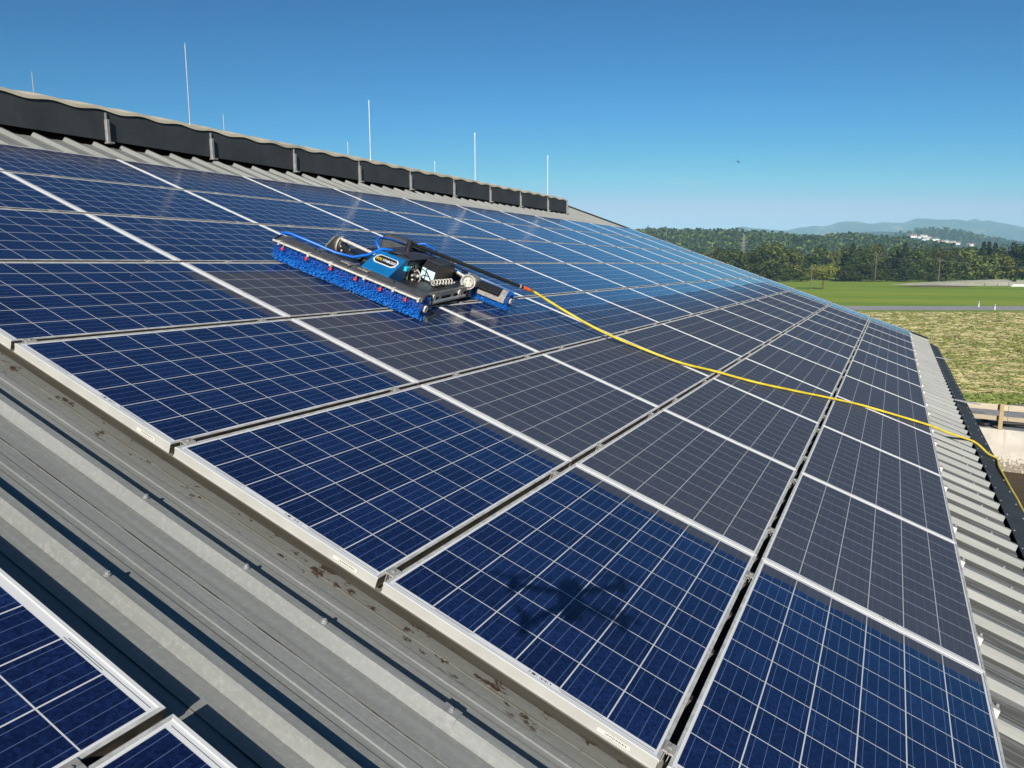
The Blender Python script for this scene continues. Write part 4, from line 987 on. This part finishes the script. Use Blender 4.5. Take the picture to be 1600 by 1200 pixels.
# ------------------------------------------------------------------ houses
M['plaster'] = simple('white_plaster', (0.75, 0.74, 0.70), 0.8, 0, 0.05, 0.5)
M['tile'] = simple('red_tiles', (0.30, 0.13, 0.08), 0.8, 0, 0.2, 0.8)
M['tile_dark'] = simple('brown_tiles', (0.14, 0.09, 0.07), 0.8, 0, 0.2, 0.8)
M['pane'] = simple('window_glass', (0.03, 0.035, 0.045), 0.15)
def house(p, w, l, h, rot, label, roof='tile', group=None):
    e = empty('house', mat=Matrix.Translation(p) @ Matrix.Rotation(rot, 4, 'Z'), label=label, cat='house', group=group)
    m = MB(); m.rings([[Vector((x, y, z)) for y, z in ((-w/2, 0), (w/2, 0), (w/2, h), (0, h + w * .38), (-w/2, h))] for x in (-l/2, l/2)]); m.build('wall', M['plaster'], e)
    m = MB(); k_ = .4; o_ = .35
    for s_ in (-1, 1):
        m.rings([[Vector((x, y, z)) for y, z in ((0, h + w*.38 + .03), (s_ * (w/2 + o_), h - o_ * .76 + .03), (s_ * (w/2 + o_), h - o_ * .76 + .28), (0, h + w*.38 + .30))] for x in (-l/2 - k_, l/2 + k_)])
    r_ = m.build('roof', M[roof], e)
    m = MB(); m.box((l*.2, -.4, h + w*.2), (l*.2 + .7, .3, h + w*.38 + 1.0)); m.build('chimney', M['plaster'], r_)
    for x in (-l*.3, 0, l*.3):
        m = MB(); m.box((x - .6, -w/2 - .03, h*.45), (x + .6, -w/2 + .02, h*.45 + 1.4)); m.build('window', M['pane'], e)
HS = [(1427, 369.5, 13), (1436, 370.5, 7), (1441, 368.5, 7), (1446, 369, 8), (1449, 373, 8), (1443, 374, 7), (1452, 371.5, 7), (1467, 377.5, 7), (1472, 378, 8), (1479, 377, 8), (1484, 379, 7), (1490, 378.5, 8), (1497, 380.5, 8), (1513, 383, 9), (1518, 382.5, 7)]
for i, (x, y, w) in enumerate(HS):
    p = at(x, y + 2.0, 1960); house(p, w * .75, w * 1.15, 5.0, YAW + rnd.uniform(-.5, .5), f'small white house on the village hill, {ords[i]} from the left', 'tile_dark' if i % 2 else 'tile', 'white houses on the far hill')
p = at(1460, 376.5, 1940); house(p, 9, 20, 5.0, YAW, 'long white building in the middle of the village hill', 'tile_dark')
for i, (x, y) in enumerate(((1384, 380), (1389, 379), (1395, 378.5), (1407, 379.5))):
    p = at(x, y, 1480); house(p, 7, 10, 4.5, YAW + rnd.uniform(-.5, .5), f'pinkish roofed house on the low pasture hill, {ords[i]} from the left', 'tile', 'houses on the pasture hill')
p = at(1381, 404.5, 760); p.z -= 2; house(p, 7, 8, 5, YAW + .6, 'white gabled house showing between the trees', 'tile_dark')
p = at(1176, 431, 420); house(p, 8, 9, 3.6, YAW + .2, 'red roofed house peeping over the barn edge', 'tile')

# ------------------------------------------------------------------ pylons, poles, posts
M['pylon'] = simple('pylon_steel', (0.24, 0.235, 0.21), 0.6, 0.2, 0.1, 1)
def pylon(x, ytop, d, label, arms, zb=None):
    t = at(x, ytop, d); b = Vector((t.x, t.y, GZ + 6)); H = t.z - b.z
    e = empty('lattice_pylon', mat=Matrix.Translation(b) @ Matrix.Rotation(YAW + .25, 4, 'Z'), label=label, cat='pylon', group='power line pylons in the wood')
    m = MB(); w0, w1 = H * .11, H * .012; k_ = 9
    def cor(f): w = w0 + (w1 - w0) * min(1, f * 1.25) ** .8; return [Vector((sx * w, sy * w, H * f)) for sx, sy in ((-1, -1), (1, -1), (1, 1), (-1, 1))]
    for i in range(k_):
        a, c = cor(i / k_), cor((i + 1) / k_)
        for q in range(4):
            m.cyl(a[q], c[q], .14, .14, 4); m.cyl(a[q], c[(q + 1) % 4], .07, .07, 4); m.cyl(c[q], c[(q + 1) % 4], .07, .07, 4)
    m.build('tower', M['pylon'], e)
    for f, L_ in arms:
        m = MB(); m.tube([(-L_, 0, H * f), (0, 0, H * f + .5), (L_, 0, H * f)], [.12, .3, .12], 5); m.tube([(-L_, 0, H * f), (0, 0, H * f - .3), (L_, 0, H * f)], [.10, .2, .10], 5); m.build('cross_arm', M['pylon'], e)
pylon(1162.5, 366, 600, 'tall lattice pylon with three cross arms before the wooded hill', ((.82, 2.2), (.72, 3.2), (.63, 2.4)))
pylon(1113, 379, 760, 'shorter cross shaped pylon half hidden beside the roof edge', ((.78, 4.2),))
def pole(x, ytop, ybase, d, rad, label, m='wood_pole', arm=False):
    b = at(x, ybase, d); b.z = GZ; t = at(x, ytop, d).z - GZ
    e = empty('utility_pole', b, label=label, cat='pole', group='wooden poles in the meadow')
    q = MB(); q.cyl((0, 0, 0), (0, 0, t), rad, rad * .8, 8); q.build('shaft', M[m], e)
    q = MB()
    for z in (t - .3, t - .7): q.cyl((-.3, 0, z), (.3, 0, z), .05, .05, 6); q.cyl((-.28, 0, z), (-.28, 0, z + .2), .05, .04, 6); q.cyl((.28, 0, z), (.28, 0, z + .2), .05, .04, 6)
    q.build('insulator_arm', M['wood_pole'], e)
    return Vector((b.x, b.y, GZ + t))
t1 = pole(1267, 418, 452, 213, .13, 'wooden pole just left of the lone meadow tree')
t2 = pole(1466, 406, 440, 305, .17, 'tall wooden pole in front of dark trees at the meadow end')
t3 = pole(1367, 398, 437, 312, .17, 'pale wooden pole between bushes right of the lone tree')
pole(1041, 352, 380, 900, .30, 'thin mast on the hill skyline', 'pylon')
wire = MB()
def sag(a, b, s_): return [a.lerp(b, k / 12) - Vector((0, 0, 4 * s_ * (k / 12) * (1 - k / 12))) for k in range(13)]
far_r = at(1640, 418, 300)
for a, b, s_ in ((t3, t2, .9), (t2, far_r, .9)): wire.tube([p - t2 for p in sag(a, b, s_)], .03, 4)
o = wire.build('overhead_wire', M['galv']); o.location = t2; tag(o, 'thin overhead wire strung between the wooden poles', 'wire')
def delin(x, yb, label):
    p = on_z(x, yb, GZ)
    e = empty('delineator_post', p, label=label, cat='road post', group='white posts along the road'); e.rotation_euler = (0, 0, YAW)
    q = MB(); q.rings([[Vector((sx * .06, sy * .06, z)) for sx, sy in ((-1, -1), (1, -1), (1, 1), (-1, 1))] for z in (0, .9)] + [[Vector((-.06, -.06, .98)), Vector((.06, -.06, .92)), Vector((.06, .06, .92)), Vector((-.06, .06, .98))]]); q.build('post_body', M['white'], e)
    q = MB(); q.box((-.062, -.062, .70), (.062, .062, .84)); q.build('black_band', M['black'], e)
delin(1529, 480, 'white road post on the far side of the road'); delin(1554, 484.5, 'white road post on the near side of the road')
# dry grass mound, soil patch, field posts and stacked white stones at the right
def blob(name, c, rx, ry, h, m, label=None, cat=None, kind=None, seed=0):
    g = MB(); vs = []; fs = []; na, nr = 28, 6
    for j in range(nr + 1):
        for i in range(na):
            f = j / nr; t = 2 * math.pi * i / na; q = f * (1 + .18 * noise.noise(Vector((math.cos(t) * 2, math.sin(t) * 2, seed))))
            vs.append(RIGHT * (rx * q * math.cos(t)) + DEP * (ry * q * math.sin(t)) + Vector((0, 0, h * (1 - f * f) ** 1.0 * (1 + .3 * noise.noise(Vector((f * 3, t, seed + 5.0)))))))
    for j in range(nr):
        for i in range(na): a = j*na + i; b = j*na + (i+1) % na; fs.append((a, b, b + na, a + na))
    g.add(vs, fs); o = g.build(name, m, smooth=True); o.location = c; tag(o, label, cat, kind=kind); return o
blob('dry_grass_bank', dr(268, 176), 38, 12, 1.7, M['drygrass'], kind='structure', seed=1)
blob('soil_bank', dr(244, 138), 13, 3.5, .5, M['soil'], kind='structure', seed=2)
for i, (x, yb) in enumerate(((1538, 449), (1558, 449.5), (1576, 448))):
    p = on_z(x, yb); e = empty('field_post', p, label='thin grey field post beside the pale dry grass, ' + ('leftmost', 'middle', 'rightmost')[i] + ' of three', cat='post', group='field posts by the dry grass')
    q = MB(); q.bevbox((-.10, -.10, 0), (.10, .10, 1.3), .03); q.build('post_shaft', M['wood_pole'], e)
p = on_z(1590, 447.5); e = empty('plank_stack', p, label='stack of pale planks lying in the grass at far right', cat='planks'); e.rotation_euler = (0, 0, YAW)
for i in range(5):
    q = MB(); q.box((-2.5 + .3 * i, -.5 + .2 * i, .0 + .12 * i), (3.4 + .2 * i, .2 + .2 * i, .11 + .12 * i)); q.build('plank', M['white'], e)

# stubble, weeds and meadow tufts
def tufts(name, count, dmin, dmax, mats, label, seed, smin, smax, z0=.006, flat=False, weight=None):
    r = random.Random(seed); mb = MB()
    for k in range(count):
        d = dmin * (dmax / dmin) ** r.random(); x = r.uniform(1330, 1640) if dmin < 100 else r.uniform(1180, 1640)
        p = dr(d, (x - 800) / FPX * d, GZ + z0)
        if noise.noise(Vector((p.x, p.y, seed)) * .45) < (weight if weight is not None else -2): continue
        s_ = r.uniform(smin, smax) * (1 + d / 120); mb.cur = r.choice(range(len(mats)))
        for q in range(3 if not flat else 2):
            a = r.uniform(0, math.pi); dx = Vector((math.cos(a), math.sin(a), 0)); o_ = Vector((r.uniform(-s_, s_), r.uniform(-s_, s_), 0)) * .5
            if flat:
                up = Vector((r.uniform(-.5, .5), r.uniform(-.5, .5), r.uniform(.1, .35))) * s_
                mb.add([p + o_ - dx * s_, p + o_ + dx * s_, p + o_ + dx * s_ * .8 + up * .5, p + o_ - dx * s_ * .7 + up * .5], [(0, 1, 2, 3)])
            else:
                up = Vector((r.uniform(-.3, .3), r.uniform(-.3, .3), 1)) * s_ * r.uniform(.35, .7)
                mb.add([p + o_ - dx * s_ * .5, p + o_ + dx * s_ * .5, p + o_ + dx * s_ * .7 + up, p + o_ - dx * s_ * .6 + up * .8], [(0, 1, 2, 3)])
    o = mb.build(name, mats, recalc=False); tag(o, label, 'field cover', kind='stuff'); return o
M['straw'] = leaf_mat('straw', (0.30, 0.26, 0.11), (0.52, 0.45, 0.25)); M['weed'] = leaf_mat('weeds', (0.15, 0.18, 0.045), (0.24, 0.27, 0.08))
tufts('straw_litter', 15000, 41, 115, [M['straw']], 'pale straw litter lying over the stubble field', 3, .10, .26, flat=True)
tufts('weed_tufts', 15000, 41, 115, [M['weed']], 'green weeds growing in the stubble field', 4, .05, .12, weight=-.02)
tufts('verge_grass', 2600, 38.7, 41.3, [M['weed']], 'green grass along the edge of the field', 5, .10, .22)

# a bird high up
p = at(1153, 253, 70); bird = MB()
bird.tube([(-.13, 0, 0), (-.05, 0, .01), (.08, 0, .01), (.16, 0, 0)], [.01, .045, .05, .015], 8)
for s_ in (-1, 1): bird.add([(.06, 0, .02), (-.05, 0, .02), (-.07, s_ * .28, .10), (.0, s_ * .32, .12), (.06, 0, .03), (-.05, 0, .03), (-.07, s_ * .28, .108), (.0, s_ * .32, .128)], [(0, 1, 2, 3), (7, 6, 5, 4), (0, 3, 7, 4), (1, 5, 6, 2), (2, 6, 7, 3)])
o = bird.build('bird', M['black']); o.location = p; o.rotation_euler = (.5, .3, YAW + .7); tag(o, 'tiny dark bird flying in the clear sky', 'bird')

# ------------------------------------------------------------------ haze
hz = MB(); X0_, X1_, Y0_, Y1_ = -8200, 8600, -400, 8900
hz.box((X0_, Y0_, YZ - 1.5), (X1_, Y1_, 420))
hm = bpy.data.materials.new('haze_air'); hm.use_nodes = True; ht = hm.node_tree
ht.nodes.remove(ht.nodes['Principled BSDF']); pvn = ht.nodes.new('ShaderNodeVolumePrincipled')
pvn.inputs['Color'].default_value = (0.46, 0.82, 1.0, 1); pvn.inputs['Density'].default_value = 1.4e-4; pvn.inputs['Anisotropy'].default_value = -0.25
ht.links.new(pvn.outputs[0], ht.nodes['Material Output'].inputs['Volume'])
o = hz.build('haze', hm); o['kind'] = 'stuff'
